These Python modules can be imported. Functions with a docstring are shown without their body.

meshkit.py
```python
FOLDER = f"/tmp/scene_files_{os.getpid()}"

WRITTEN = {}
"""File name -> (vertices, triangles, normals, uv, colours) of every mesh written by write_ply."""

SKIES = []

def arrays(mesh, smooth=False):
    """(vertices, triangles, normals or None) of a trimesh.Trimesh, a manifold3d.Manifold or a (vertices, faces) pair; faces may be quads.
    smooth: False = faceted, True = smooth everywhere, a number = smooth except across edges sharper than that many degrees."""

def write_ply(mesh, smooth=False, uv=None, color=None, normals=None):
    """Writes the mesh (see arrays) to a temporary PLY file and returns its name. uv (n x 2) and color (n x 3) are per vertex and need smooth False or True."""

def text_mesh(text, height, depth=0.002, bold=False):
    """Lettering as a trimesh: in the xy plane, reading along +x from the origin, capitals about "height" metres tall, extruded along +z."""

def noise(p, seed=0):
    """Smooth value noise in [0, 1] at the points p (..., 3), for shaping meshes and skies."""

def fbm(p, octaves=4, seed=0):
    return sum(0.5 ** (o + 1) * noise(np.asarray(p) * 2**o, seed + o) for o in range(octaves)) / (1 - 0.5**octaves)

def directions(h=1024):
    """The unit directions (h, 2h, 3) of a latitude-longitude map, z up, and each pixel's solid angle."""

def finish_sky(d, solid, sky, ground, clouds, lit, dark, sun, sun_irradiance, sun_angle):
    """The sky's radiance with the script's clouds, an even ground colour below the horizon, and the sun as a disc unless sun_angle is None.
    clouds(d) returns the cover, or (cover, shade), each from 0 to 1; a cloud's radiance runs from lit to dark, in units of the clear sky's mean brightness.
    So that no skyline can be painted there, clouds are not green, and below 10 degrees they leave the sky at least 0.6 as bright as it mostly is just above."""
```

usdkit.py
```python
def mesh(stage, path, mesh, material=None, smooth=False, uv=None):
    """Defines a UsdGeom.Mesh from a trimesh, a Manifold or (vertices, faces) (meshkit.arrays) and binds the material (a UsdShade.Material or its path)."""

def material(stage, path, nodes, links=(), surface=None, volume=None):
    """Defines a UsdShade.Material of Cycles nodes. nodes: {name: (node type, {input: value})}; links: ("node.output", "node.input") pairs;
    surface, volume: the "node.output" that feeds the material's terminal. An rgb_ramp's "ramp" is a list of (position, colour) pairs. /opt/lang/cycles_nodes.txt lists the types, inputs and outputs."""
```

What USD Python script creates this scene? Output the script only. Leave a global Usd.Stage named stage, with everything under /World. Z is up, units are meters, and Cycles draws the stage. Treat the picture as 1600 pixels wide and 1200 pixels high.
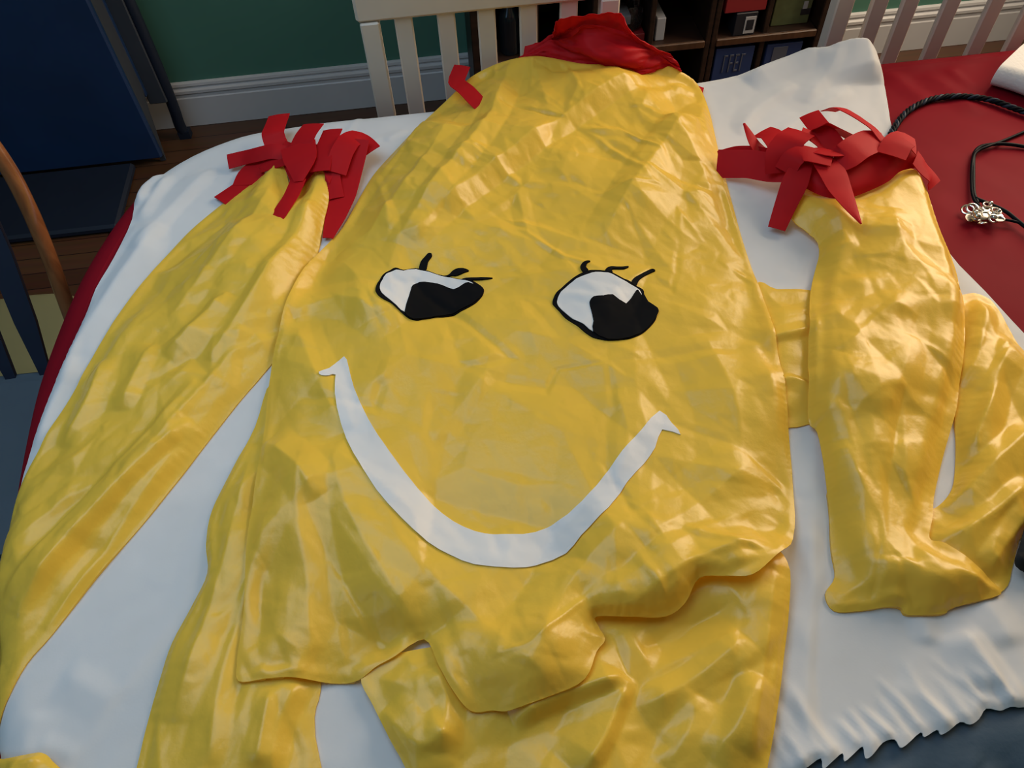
import math, random
import numpy as np, trimesh, usdkit, meshkit
from pxr import Usd, UsdGeom, UsdLux, UsdShade, Gf, Sdf
from scipy import ndimage
from scipy.spatial import Delaunay
from scipy.interpolate import LinearNDInterpolator, RBFInterpolator
from shapely.geometry import Polygon, LineString, Point
from shapely import contains_xy

stage = Usd.Stage.CreateInMemory()
UsdGeom.SetStageUpAxis(stage, 'Z'); UsdGeom.SetStageMetersPerUnit(stage, 1.0)
UsdGeom.Xform.Define(stage, '/World')
UsdGeom.Scope.Define(stage, '/World/Looks')

# ------------------------------------------------------------------ camera, lights, exposure
EXPOSURE = -1.2
cam = UsdGeom.Camera.Define(stage, '/World/Camera')
cam.CreateHorizontalApertureAttr(36.0); cam.CreateVerticalApertureAttr(27.0); cam.CreateFocalLengthAttr(27.0)
cam.CreateExposureAttr(EXPOSURE); cam.CreateClippingRangeAttr(Gf.Vec2f(0.03, 100))
# rows: right, up, back (camera axes in the room), then the eye, standing at the table's front edge
cam.AddTransformOp().Set(Gf.Matrix4d(0.990764, -0.131445, -0.033315, 0, 0.125030, 0.790422, 0.599667, 0, -0.052490, -0.598293, 0.799556, 0, 0.000000, 0.000000, 1.650000, 1))

def light_xf(l, pos, target):
    m = Gf.Matrix4d().SetLookAt(Gf.Vec3d(*pos), Gf.Vec3d(*target), Gf.Vec3d(0.01, 1, 0.02)).GetInverse()
    l.AddTransformOp().Set(m)
def rect_light(name, pos, target, w, h, color, intensity):
    l = UsdLux.RectLight.Define(stage, '/World/' + name)
    l.CreateWidthAttr(w); l.CreateHeightAttr(h); l.CreateColorAttr(Gf.Vec3f(*color)); l.CreateIntensityAttr(intensity)
    light_xf(l, pos, target); return l
# warm hanging lamp beyond the right of the table, cool lamp over its left side, dim evening daylight
def ball_light(name, pos, radius, color, intensity):
    l = UsdLux.SphereLight.Define(stage, '/World/' + name)
    l.CreateRadiusAttr(radius); l.CreateColorAttr(Gf.Vec3f(*color)); l.CreateIntensityAttr(intensity)
    l.AddTranslateOp().Set(Gf.Vec3d(*pos)); return l
rect_light('warm_lamp_light', (2.2, 1.85, 1.8), (0.3, 0.6, 0.75), 1.7, 1.3, (1.0, 0.79, 0.57), 20)
rect_light('cool_lamp_light', (-0.5, 0.85, 2.2), (-0.35, 0.5, 0.75), 1.35, 1.15, (0.54, 0.77, 1.0), 6.4)
rect_light('daylight_window_light', (-2.4, -0.7, 1.6), (0, 0.4, 0.7), 1.1, 1.2, (0.38, 0.62, 1.0), 3.0)
dome = UsdLux.DomeLight.Define(stage, '/World/sky_fill')
dome.CreateColorAttr(Gf.Vec3f(0.55, 0.7, 1.0)); dome.CreateIntensityAttr(0.05)

# ------------------------------------------------------------------ helpers
_count = {}; LOC = {}
def path_for(name, parent):
    base = '/World' if parent is None else str(parent.GetPath())
    k = base + '/' + name; n = _count.get(k, 0); _count[k] = n + 1
    return k if n == 0 else '%s_%03d' % (k, n)
def tag(p, label=None, cat=None, group=None, kind=None):
    p = p.GetPrim() if hasattr(p, 'GetPrim') else p
    for k, v in (('label', label), ('category', cat), ('group', group), ('kind', kind)):
        if v: p.SetCustomDataByKey(k, v)
    return p
def thing(name, label, cat, loc=(0, 0, 0), rotz=0, group=None):
    x = UsdGeom.Xform.Define(stage, path_for(name, None)); x.AddTranslateOp().Set(Gf.Vec3d(*map(float, loc)))
    if rotz: x.AddRotateZOp().Set(rotz)
    LOC[str(x.GetPath())] = (np.array(loc, float), rotz)
    return tag(x, label, cat, group)
def obj(name, mesh, mat, parent=None, smooth=30, label=None):
    """one Mesh; vertices are room coordinates when the parent is an unrotated thing (its place is subtracted)"""
    if isinstance(mesh, list): mesh = cat(mesh)
    v, f = (np.array(mesh[0], float), np.array(mesh[1], int)) if isinstance(mesh, tuple) else (np.array(mesh.vertices, float), np.array(mesh.faces, int))
    q = parent
    while q is not None and str(q.GetPath()) != '/World':
        if str(q.GetPath()) in LOC: v = v - LOC[str(q.GetPath())][0]
        q = q.GetParent()
    m = usdkit.mesh(stage, path_for(name, parent), (v, f), mat, smooth=smooth)
    if label: tag(m, label)
    return m.GetPrim()
def struct(name, mesh, mat, smooth=30):
    return tag(obj(name, mesh, mat, None, smooth), kind='structure')
def cat(ms):
    V, F, n = [], [], 0
    for m in ms:
        v, f = (np.asarray(m[0]), np.asarray(m[1])) if isinstance(m, tuple) else (np.asarray(m.vertices), np.asarray(m.faces))
        V.append(v); F.append(f + n); n += len(v)
    return (np.vstack(V), np.vstack(F))
def box(x0, x1, y0, y1, z0, z1, r=0.003):
    """bevelled box"""
    import manifold3d as m3
    r = min(r, (x1 - x0) * .3, (y1 - y0) * .3, (z1 - z0) * .3)
    pts = []
    for sx in (0, 1):
        for sy in (0, 1):
            for sz in (0, 1):
                c = np.array([x1 if sx else x0, y1 if sy else y0, z1 if sz else z0]); s = np.array([-1 if sx else 1, -1 if sy else 1, -1 if sz else 1])
                for k in range(3):
                    o = s * r; o[k] = 0; pts.append(c + o)
    return trimesh.convex.convex_hull(np.array(pts))
def hull(pts): return trimesh.convex.convex_hull(np.array(pts, float))
def bar(a, b, w, d, up=(0, 0, 1), r=0.003):
    """bevelled bar from a to b, w across, d deep"""
    a, b = np.array(a, float), np.array(b, float); t = b - a; L = np.linalg.norm(t); t /= L
    s = np.cross(t, up); s /= np.linalg.norm(s); u = np.cross(s, t)
    m = box(-w / 2, w / 2, -d / 2, d / 2, 0, L, r)
    M = np.eye(4); M[:3, 0] = s; M[:3, 1] = u; M[:3, 2] = t; M[:3, 3] = a
    m.apply_transform(M); return m
def spline(P, n=8, closed=False):
    """Catmull-Rom through P"""
    P = np.asarray(P, float)
    Q = np.vstack([P[-1:], P, P[:2]]) if closed else np.vstack([2 * P[0] - P[1], P, 2 * P[-1] - P[-2]])
    out = []
    t = np.linspace(0, 1, n, endpoint=False)[:, None]
    for i in range(1, len(Q) - 2):
        a, b, c, d = Q[i - 1], Q[i], Q[i + 1], Q[i + 2]
        out.append(.5 * (2 * b + (c - a) * t + (2 * a - 5 * b + 4 * c - d) * t ** 2 + (3 * b - a - 3 * c + d) * t ** 3))
    if not closed: out.append(P[-1:])
    return np.vstack(out)
def tube(P, r, sides=10, flat=1.0, up=None):
    P = np.asarray(P, float); n = len(P); r = np.broadcast_to(r, (n,))
    t = np.gradient(P, axis=0); t /= np.linalg.norm(t, axis=1, keepdims=True) + 1e-12
    a = np.zeros_like(t); ref = np.array(up if up is not None else [0.13, 0.2, 0.97], float)
    for i in range(n):
        v = ref - t[i] * ref.dot(t[i]); v /= np.linalg.norm(v) + 1e-9; a[i] = v
        if up is None: ref = v
    b = np.cross(t, a); ang = np.arange(sides) * 2 * np.pi / sides
    v = P[:, None] + r[:, None, None] * (np.cos(ang)[None, :, None] * a[:, None] * flat + np.sin(ang)[None, :, None] * b[:, None])
    v = v.reshape(-1, 3); F = []
    for i in range(n - 1):
        for j in range(sides):
            k = (j + 1) % sides
            F += [(i * sides + j, i * sides + k, (i + 1) * sides + k), (i * sides + j, (i + 1) * sides + k, (i + 1) * sides + j)]
    c0, c1 = len(v), len(v) + 1; v = np.vstack([v, P[:1], P[-1:]])
    for j in range(sides):
        k = (j + 1) % sides
        F += [(c0, k, j), (c1, (n - 1) * sides + j, (n - 1) * sides + k)]
    return (v, np.array(F))

# ------------------------------------------------------------------ materials
def M(name, nodes, links, surface='p.BSDF'):
    return usdkit.material(stage, '/World/Looks/' + name, nodes, links, surface=surface)
def plain(name, col, rough=.5, bump=None, var=.12, vscale=6, **kw):
    """principled colour with slight mottling, optional fine bump (scale, strength)"""
    n = {'tc': ('texture_coordinate', {}), 'g': ('geometry', {}),
         'n': ('noise_texture', {'scale': vscale, 'detail': 4}),
         'r': ('rgb_ramp', {'ramp': [(0.3, [c * (1 - var) for c in col]), (0.7, [min(1, c * (1 + var)) for c in col])]}),
         'p': ('principled_bsdf', dict(roughness=rough, **kw))}
    l = [('g.position', 'n.vector'), ('n.fac', 'r.fac'), ('r.color', 'p.base_color')]
    if bump:
        n['bn'] = ('noise_texture', {'scale': bump[0], 'detail': 3}); n['b'] = ('bump', {'strength': bump[1], 'distance': bump[2] if len(bump) > 2 else .002})
        l += [('g.position', 'bn.vector'), ('bn.fac', 'b.height'), ('b.normal', 'p.normal')]
    return M(name, n, l)
def nylon(name, col, trans, rough=.33, spec=.5, tfac=.3, bump=.25, sheen=0.0):
    """thin glossy woven nylon: diffuse + gloss, part of the light goes through; a fine crinkle bump"""
    n = {'g': ('geometry', {}),
         'bn': ('noise_texture', {'scale': 150, 'detail': 3, 'roughness': .5}),
         'b': ('bump', {'strength': bump, 'distance': .0012}),
         'cn': ('noise_texture', {'scale': 9, 'detail': 3}),
         'cr': ('rgb_ramp', {'ramp': [(.3, [c * .96 for c in col]), (.7, [min(1, c * 1.03) for c in col])]}),
         'p': ('principled_bsdf', {'roughness': rough, 'specular_ior_level': spec, 'sheen_weight': sheen}),
         't': ('translucent_bsdf', {'color': trans}),
         'mx': ('mix_closure', {'fac': tfac})}
    l = [('g.position', 'bn.vector'), ('g.position', 'cn.vector'), ('cn.fac', 'cr.fac'), ('cr.color', 'p.base_color'),
         ('bn.fac', 'b.height'), ('b.normal', 'p.normal'),
         ('p.BSDF', 'mx.closure1'), ('t.BSDF', 'mx.closure2')]
    return M(name, n, l, 'mx.closure')
def wood(name, c1, c2, scale, rough=.35, axis=(1, 1, 1), **kw):
    n = {'g': ('geometry', {}), 'mp': ('mapping', {'scale': axis}), 'n': ('noise_texture', {'scale': scale, 'detail': 6, 'distortion': .6}),
         'r': ('rgb_ramp', {'ramp': [(.3, c1), (.7, c2)]}), 'p': ('principled_bsdf', dict(roughness=rough, **kw))}
    return M(name, n, [('g.position', 'mp.vector'), ('mp.vector', 'n.vector'), ('n.fac', 'r.fac'), ('r.color', 'p.base_color')])

yellow = nylon('yellow_nylon', (.95, .625, .075), (.95, .52, .03), rough=.31, spec=.47, tfac=.25)
red_ny = nylon('red_nylon', (.54, .011, .017), (.75, .02, .02), rough=.55, spec=.12, tfac=.3, bump=.12)
white_ny = nylon('white_nylon', (.74, .74, .74), (.7, .7, .7), rough=.45, spec=.4, tfac=.1, bump=.08)
black_ny = nylon('black_nylon', (.006, .006, .007), (.004, .004, .004), rough=.7, spec=.04, tfac=.01, bump=.08)
cotton = plain('white_cotton', (.62, .625, .635), .85, (420, .10, .0006), .03, 14, sheen_weight=.1)
satin = plain('red_satin', (.205, .006, .014), .55, (500, .12, .0006), .10, 5, specular_ior_level=.03, sheen_weight=.0)
cream = plain('cream_paint', (.60, .52, .44), .45, (60, .05), .05, 8)
dark_wood = wood('dark_bookcase_wood', (.012, .006, .004), (.035, .016, .010), 6, .45, (1, 1, 8))
shelf_wood = wood('shelf_edge_wood', (.05, .022, .011), (.10, .045, .022), 6, .4, (8, 1, 1))
hoop_wood = wood('orange_hoop_wood', (.20, .065, .022), (.34, .125, .045), 12, .22, (4, 4, 1), coat_weight=.5)
navy_wood = plain('navy_painted_wood', (.022, .028, .055), .4, (60, .05), .1)
blue = plain('blue_plastic', (.009, .034, .11), .45, (30, .06), .15, 4)
blue_side = plain('slate_side_panel', (.045, .055, .075), .55, (30, .06), .1, 4)
navy = plain('dark_navy', (.006, .013, .032), .6, (80, .1), .1)
wall_green = plain('green_wall_paint', (.08, .225, .17), .6, (220, .08, .001), .04, 3)
trim_white = plain('white_trim_paint', (.62, .62, .64), .35, None, .03)
ceil_white = plain('ceiling_paint', (.72, .70, .66), .8, None, .03)
floor_mat = M('brown_floor_boards', {'g': ('geometry', {}), 'br': ('brick_texture', {'scale': 1, 'brick_width': 1.1, 'row_height': .07, 'mortar_size': .0015, 'color1': (.14, .062, .030), 'color2': (.10, .042, .02), 'mortar': (.02, .01, .006)}),
    'mp': ('mapping', {'scale': (3, 40, 1)}), 'n': ('noise_texture', {'scale': 1.5, 'detail': 5}), 'mx': ('mix', {'mix_type': 'multiply', 'fac': .5}),
    'p': ('principled_bsdf', {'roughness': .35})},
    [('g.position', 'br.vector'), ('g.position', 'mp.vector'), ('mp.vector', 'n.vector'), ('br.color', 'mx.color1'), ('n.color', 'mx.color2'), ('mx.color', 'p.base_color')])
black_m = plain('black_cloth', (.006, .006, .007), .8, (200, .2), .1)
cord_m = plain('black_cord', (.006, .007, .010), .5, (900, .3, .0005), .1, specular_ior_level=.06)
cord_blue = plain('dark_blue_leather', (.020, .030, .050), .4, (900, .3, .0005), .1, specular_ior_level=.12)
silver = plain('silver', (.62, .58, .52), .28, None, .15, 120, metallic=1.0)
paper = M('quilted_paper', {'g': ('geometry', {}), 'v': ('voronoi_texture', {'scale': 110, 'feature': 'distance_to_edge', 'randomness': .15}), 'b': ('bump', {'strength': .35, 'distance': .002}),
    'p': ('principled_bsdf', {'base_color': (.82, .80, .77), 'roughness': .9})}, [('g.position', 'v.vector'), ('v.distance', 'b.height'), ('b.normal', 'p.normal')])
bluegrey = nylon('blue_grey_cloth', (.075, .12, .17), (.05, .09, .13), rough=.42, spec=.4, tfac=.1, bump=.3)
pale_yellow = plain('pale_yellow_fabric', (.27, .25, .12), .8, (200, .15), .06)
seat_blue = plain('grey_blue_fabric', (.075, .10, .125), .85, (300, .2), .08)
red_box = plain('shaded_red_card', (.27, .018, .022), .5, None, .08)  # red darkened: the shade inside the bookcase is mixed into the colour
blue_box = plain('shaded_blue_card', (.018, .042, .14), .5, None, .08)  # blue lowered too, with the bookcase shade in it
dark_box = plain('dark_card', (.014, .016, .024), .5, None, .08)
green_box = plain('shaded_olive_card', (.10, .12, .05), .55, None, .15, 30)  # olive toned down by the shade of the shelves, kept in the colour
label_white = plain('shaded_white_label', (.40, .40, .42), .6, None, .03)  # white dulled to grey, carrying the shelf shade in its colour
shaded_grey_print = plain('shaded_grey_print', (.09, .10, .14), .6, None, .03)  # print colour also holds the shade of the cubbies
film = M('clear_plastic_film', {'g': ('geometry', {}), 'bn': ('noise_texture', {'scale': 40, 'detail': 3}), 'b': ('bump', {'strength': .6, 'distance': .004}),
    't': ('transparent_bsdf', {'color': (.92, .93, .95)}), 'gl': ('glossy_bsdf', {'color': (.9, .9, .95), 'roughness': .18}), 'fr': ('fresnel', {'IOR': 1.5}), 'mx': ('mix_closure', {})},
    [('g.position', 'bn.vector'), ('bn.fac', 'b.height'), ('b.normal', 'gl.normal'), ('b.normal', 'fr.normal'), ('fr.fac', 'mx.fac'), ('t.BSDF', 'mx.closure1'), ('gl.BSDF', 'mx.closure2')], 'mx.closure')

# ------------------------------------------------------------------ room
WY = 2.61
struct('floor', box(-2.7, 2.9, -1.9, 2.75, -.05, 0), floor_mat)
struct('ceiling', box(-2.7, 2.9, -1.9, 2.75, 2.5, 2.56), ceil_white)
struct('wall_back', box(-2.7, 2.9, WY, WY + .1, 0, 2.5), wall_green)
struct('wall_left', box(-2.8, -2.7, -1.9, 2.75, 0, 2.5), wall_green)
struct('wall_right', box(2.9, 3.0, -1.9, 2.75, 0, 2.5), wall_green)
struct('wall_front', box(-2.7, 2.9, -2.0, -1.9, 0, 2.5), wall_green)
def baseboard(x0, x1):
    prof = [(0, 0), (-.016, 0), (-.016, .108), (-.013, .112), (-.013, .124), (-.018, .128), (-.018, .138), (-.009, .144), (-.009, .150), (-.013, .153), (-.011, .162), (-.003, .166), (0, .166)]
    n = len(prof); v = [(x, WY + a, b) for x in (x0, x1) for a, b in prof]
    f = [(i, i + 1, n + i + 1) for i in range(n - 1)] + [(i, n + i + 1, n + i) for i in range(n - 1)] + [(0, i + 1, i) for i in range(1, n - 1)] + [(n, n + i, n + i + 1) for i in range(1, n - 1)]
    return (np.array(v), np.array(f))
struct('baseboard_back', baseboard(-2.7, 2.9), trim_white, smooth=20)

# ------------------------------------------------------------------ cloth machinery: one raster of heights over the table
TZ = 0.75                                    # top of the red tablecloth
RX0, RX1, RY0, RY1, RES = -1.0, 1.5, -.12, 1.62, .002
NX, NY = int((RX1 - RX0) / RES), int((RY1 - RY0) / RES)
GX, GY = np.meshgrid(RX0 + (np.arange(NX) + .5) * RES, RY0 + (np.arange(NY) + .5) * RES)
S = np.full((NY, NX), TZ)                    # current top of the pile
def sample(A, xy):
    xy = np.asarray(xy, float)
    return ndimage.map_coordinates(A, [(xy[:, 1] - RY0) / RES - .5, (xy[:, 0] - RX0) / RES - .5], order=1, mode='nearest')
def raster(poly):
    x0, y0, x1, y1 = poly.bounds
    i0, i1 = max(0, int((x0 - RX0) / RES) - 1), min(NX, int((x1 - RX0) / RES) + 2)
    j0, j1 = max(0, int((y0 - RY0) / RES) - 1), min(NY, int((y1 - RY0) / RES) + 2)
    m = np.zeros((NY, NX), bool)
    m[j0:j1, i0:i1] = contains_xy(poly, GX[j0:j1, i0:i1], GY[j0:j1, i0:i1])
    return m, (slice(j0, j1), slice(i0, i1))
def crumple(X, Y, seed, octs, ang=0., stretch=1.):
    """sharp-creased facets: random heights on random points, joined by flat triangles; octs = (spacing, height)"""
    rng = np.random.default_rng(seed); c, s = math.cos(ang), math.sin(ang)
    U, V = (X * c + Y * s) / stretch, -X * s + Y * c
    out = np.zeros_like(X)
    for sp, a in octs:
        u0, u1, v0, v1 = U.min() - 2 * sp, U.max() + 2 * sp, V.min() - 2 * sp, V.max() + 2 * sp
        gu, gv = np.meshgrid(np.arange(u0, u1, sp), np.arange(v0, v1, sp))
        p = np.stack([gu.ravel(), gv.ravel()], 1) + rng.uniform(-.48, .48, (gu.size, 2)) * sp
        h = rng.uniform(-1, 1, len(p)); h = np.sign(h) * np.abs(h) ** .8 * a
        out += LinearNDInterpolator(p, h)(np.stack([U.ravel(), V.ravel()], 1)).reshape(X.shape)
    return out
def creases(X, Y, seed, sp, w, a, ang=0., stretch=1.):
    """a net of pinched fold lines: narrow tents along the zero lines of a facet field"""
    n = crumple(X, Y, seed, ((sp, 1.),), ang, stretch); q = crumple(X, Y, seed + 500, ((sp * 1.7, 1.),), ang, 1.)
    return a * np.clip(1 - np.abs(n) / w, 0, 1) * np.clip(q * 1.6, -1, 1)
def dist_poly(X, Y, P):
    """distance to a polyline, signed by side, with position along it in [0,1]"""
    best = np.full(X.shape, 1e9); side = np.zeros(X.shape); along = np.zeros(X.shape)
    P = np.asarray(P, float); L = np.r_[0, np.cumsum(np.linalg.norm(np.diff(P, axis=0), axis=1))]
    for i in range(len(P) - 1):
        a, d = P[i], P[i + 1] - P[i]; l2 = d.dot(d) + 1e-12
        t = np.clip(((X - a[0]) * d[0] + (Y - a[1]) * d[1]) / l2, 0, 1)
        ex, ey = X - a[0] - t * d[0], Y - a[1] - t * d[1]; q = np.hypot(ex, ey); m = q < best
        best[m] = q[m]; side[m] = np.sign(d[0] * ey - d[1] * ex)[m]; along[m] = ((L[i] + t * (L[i + 1] - L[i])) / L[-1])[m]
    return best, side, along
def ridge(X, Y, P, h, wl, wr, p=1.0, tail=False):
    """a fold along P: height h at the crest, falling to nothing wl to its left and wr to its right; ends fade out"""
    d, s, t = dist_poly(X, Y, spline(P, 5) if len(P) > 2 else P)
    w = np.where(s > 0, wl, wr)
    if tail: return h * np.clip(1 - d / (w * (1 - .75 * t)), 0, 1) * (1 - t) ** .8
    return h * np.clip(1 - d / w, 0, 1) ** p * np.clip(np.minimum(t, 1 - t) / .18, 0, 1) ** .7
TABLE = Polygon(spline([(1.62, 1.355), (.9, 1.358), (.3, 1.355), (-.25, 1.355), (-.42, 1.325), (-.53, 1.225), (-.59, 1.05), (-.612, .85), (-.608, .7), (-.586, .51), (-.551, .33), (-.520, .25), (-.435, .183), (-.3, .145), (0, .135), (.6, .132), (1.62, .132)], 6)).buffer(0)
TB = np.asarray(TABLE.exterior.coords); TLINE = TABLE.exterior
def drape(v, r=.055, zt=TZ):
    """cloth reaching past the table edge bends down over it"""
    v = np.array(v, float); out = ~contains_xy(TABLE, v[:, 0], v[:, 1])
    idx = np.nonzero(out)[0]
    if len(idx) == 0: return v
    B = np.asarray(LineString(TB).segmentize(.01).coords)
    from scipy.spatial import cKDTree
    d, k = cKDTree(B).query(v[idx, :2]); b = B[k]; n = (v[idx, :2] - b) / np.maximum(d, 1e-9)[:, None]
    off = v[idx, 2] - zt; R = r + off; th = np.minimum(d / np.maximum(R, 1e-3), np.pi / 2)
    v[idx, :2] = b + n * (R * np.sin(th))[:, None]
    v[idx, 2] = zt + off - R * (1 - np.cos(th)) - np.maximum(0, d - R * np.pi / 2)
    return v
def smooth_outline(P, n=4):
    P = np.asarray(P, float)
    return spline(P, n, closed=True)
CLOTHS = {}
def cloth(key, outline, thick=.003, edge=.007, step=.003, puff=.008, pw=.05, net=(.11, .22, .003), ctrl=(), ridges=(), octs=((.09, .006), (.035, .002), (.014, .0006)), seed=1, ang=0., stretch=1., sag=.012, bridge=.014, n=4, lift=.0, hmin=.0015, do_drape=True, amp=None, blur=.4, fade=.022):
    """a piece of fabric lying on the pile: returns its mesh and raises the pile. outline points may carry a height above the pile as third value"""
    global S
    O = [tuple(p) if len(p) > 2 else (p[0], p[1], 0.) for p in outline]
    O = smooth_outline(O, n); poly = Polygon(O[:, :2]).buffer(0)
    if poly.geom_type != 'Polygon': poly = max(poly.geoms, key=lambda g: g.area)
    mask, sl = raster(poly); X, Y, m = GX[sl], GY[sl], mask[sl]
    D = ndimage.distance_transform_edt(np.pad(m, 1))[1:-1, 1:-1] * RES
    base = ndimage.gaussian_filter(ndimage.maximum_filter(S[sl], int(bridge / RES) | 1), bridge / 2.4 / RES)     # spans the gaps between what lies below
    # broad shape from outline heights and control points
    C = [(x, y, z) for x, y, z in O[::max(1, n // 2)]] + [(c[0], c[1], c[2]) for c in ctrl]
    C = np.array(C); H = np.zeros_like(X)
    if np.abs(C[:, 2]).max() > 1e-6:
        _, ui = np.unique(C[:, :2].round(4), axis=0, return_index=True); C = C[ui]
        q = 6; Xc, Yc = X[::q, ::q], Y[::q, ::q]
        hc = RBFInterpolator(C[:, :2], C[:, 2], kernel='linear', neighbors=40)(np.stack([Xc.ravel(), Yc.ravel()], 1)).reshape(Xc.shape)
        H = ndimage.map_coordinates(ndimage.gaussian_filter(hc, .7), [np.arange(X.shape[0])[:, None] / q + 0 * X, np.arange(X.shape[1])[None, :] / q + 0 * X], order=1, mode='nearest')
    e = np.clip(D / edge, 0, 1); prof = thick * np.sqrt(np.clip(1 - (1 - e) ** 2, 0, 1))
    W = np.zeros_like(X)
    for r in ridges: W += ridge(X, Y, *r)
    cr = crumple(X, Y, seed, octs, ang, stretch)
    if net: cr = cr + creases(X, Y, seed + 90, *net, ang, stretch)
    if puff: q = np.clip(D / pw, 0, 1); prof = prof + puff * q * q * (3 - 2 * q)
    if amp is not None: cr = cr * amp(X, Y)
    f = np.clip(D / fade, 0, 1); f = f * f * (3 - 2 * f)
    z = base + lift + H + prof + W * np.clip(D / .008, 0, 1) + cr * f
    z = ndimage.gaussian_filter(z, blur)
    z = np.maximum(z, ndimage.gaussian_filter(S[sl], 1) + hmin)
    below = S[sl].copy()
    Zf = S.copy(); zz = np.where(m, z, S[sl])
    # heights just outside the outline continue the cloth so that sampling at the edge is clean
    ii = ndimage.distance_transform_edt(~m, return_distances=False, return_indices=True)
    Zf[sl] = z[ii[0], ii[1]]
    # mesh
    ring = np.asarray(poly.exterior.segmentize(step * 1.3).coords)[:-1]
    i0 = np.arange(poly.bounds[0], poly.bounds[2], step); j0 = np.arange(poly.bounds[1], poly.bounds[3], step * .9)
    gx, gy = np.meshgrid(i0, j0); gx = gx + (np.arange(len(j0)) % 2)[:, None] * step * .5
    k = contains_xy(poly.buffer(-step * .6), gx, gy); P = np.vstack([ring, np.stack([gx[k], gy[k]], 1)])
    T = Delaunay(P).simplices; cc = P[T].mean(1); T = T[contains_xy(poly, cc[:, 0], cc[:, 1])]
    a, b, c = P[T[:, 0]], P[T[:, 1]], P[T[:, 2]]
    neg = (b[:, 0] - a[:, 0]) * (c[:, 1] - a[:, 1]) - (b[:, 1] - a[:, 1]) * (c[:, 0] - a[:, 0]) < 0
    T[neg] = T[neg][:, ::-1]
    z = sample(Zf, P); V = np.column_stack([P, z])
    nr = len(ring); sr = sample(S, ring)
    low = np.column_stack([ring, np.where(z[:nr] - sr > .007, z[:nr] - .0015, np.minimum(z[:nr] - .0008, sr + .0006))])      # a lifted hem stays open
    SV = np.vstack([V[:nr], low]); o = 1 if poly.exterior.is_ccw else -1
    i = np.arange(nr); j = (i + 1) % nr
    SF = np.vstack([np.stack([i, i + nr, j + nr], 1), np.stack([i, j + nr, j], 1)])[:, ::o]
    S[sl] = np.where(m, np.maximum(zz, S[sl]), S[sl])
    if do_drape: V = drape(V); SV = drape(SV)
    CLOTHS[key] = (poly, Zf)
    return [(V, T), (SV, SF)]
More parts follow.
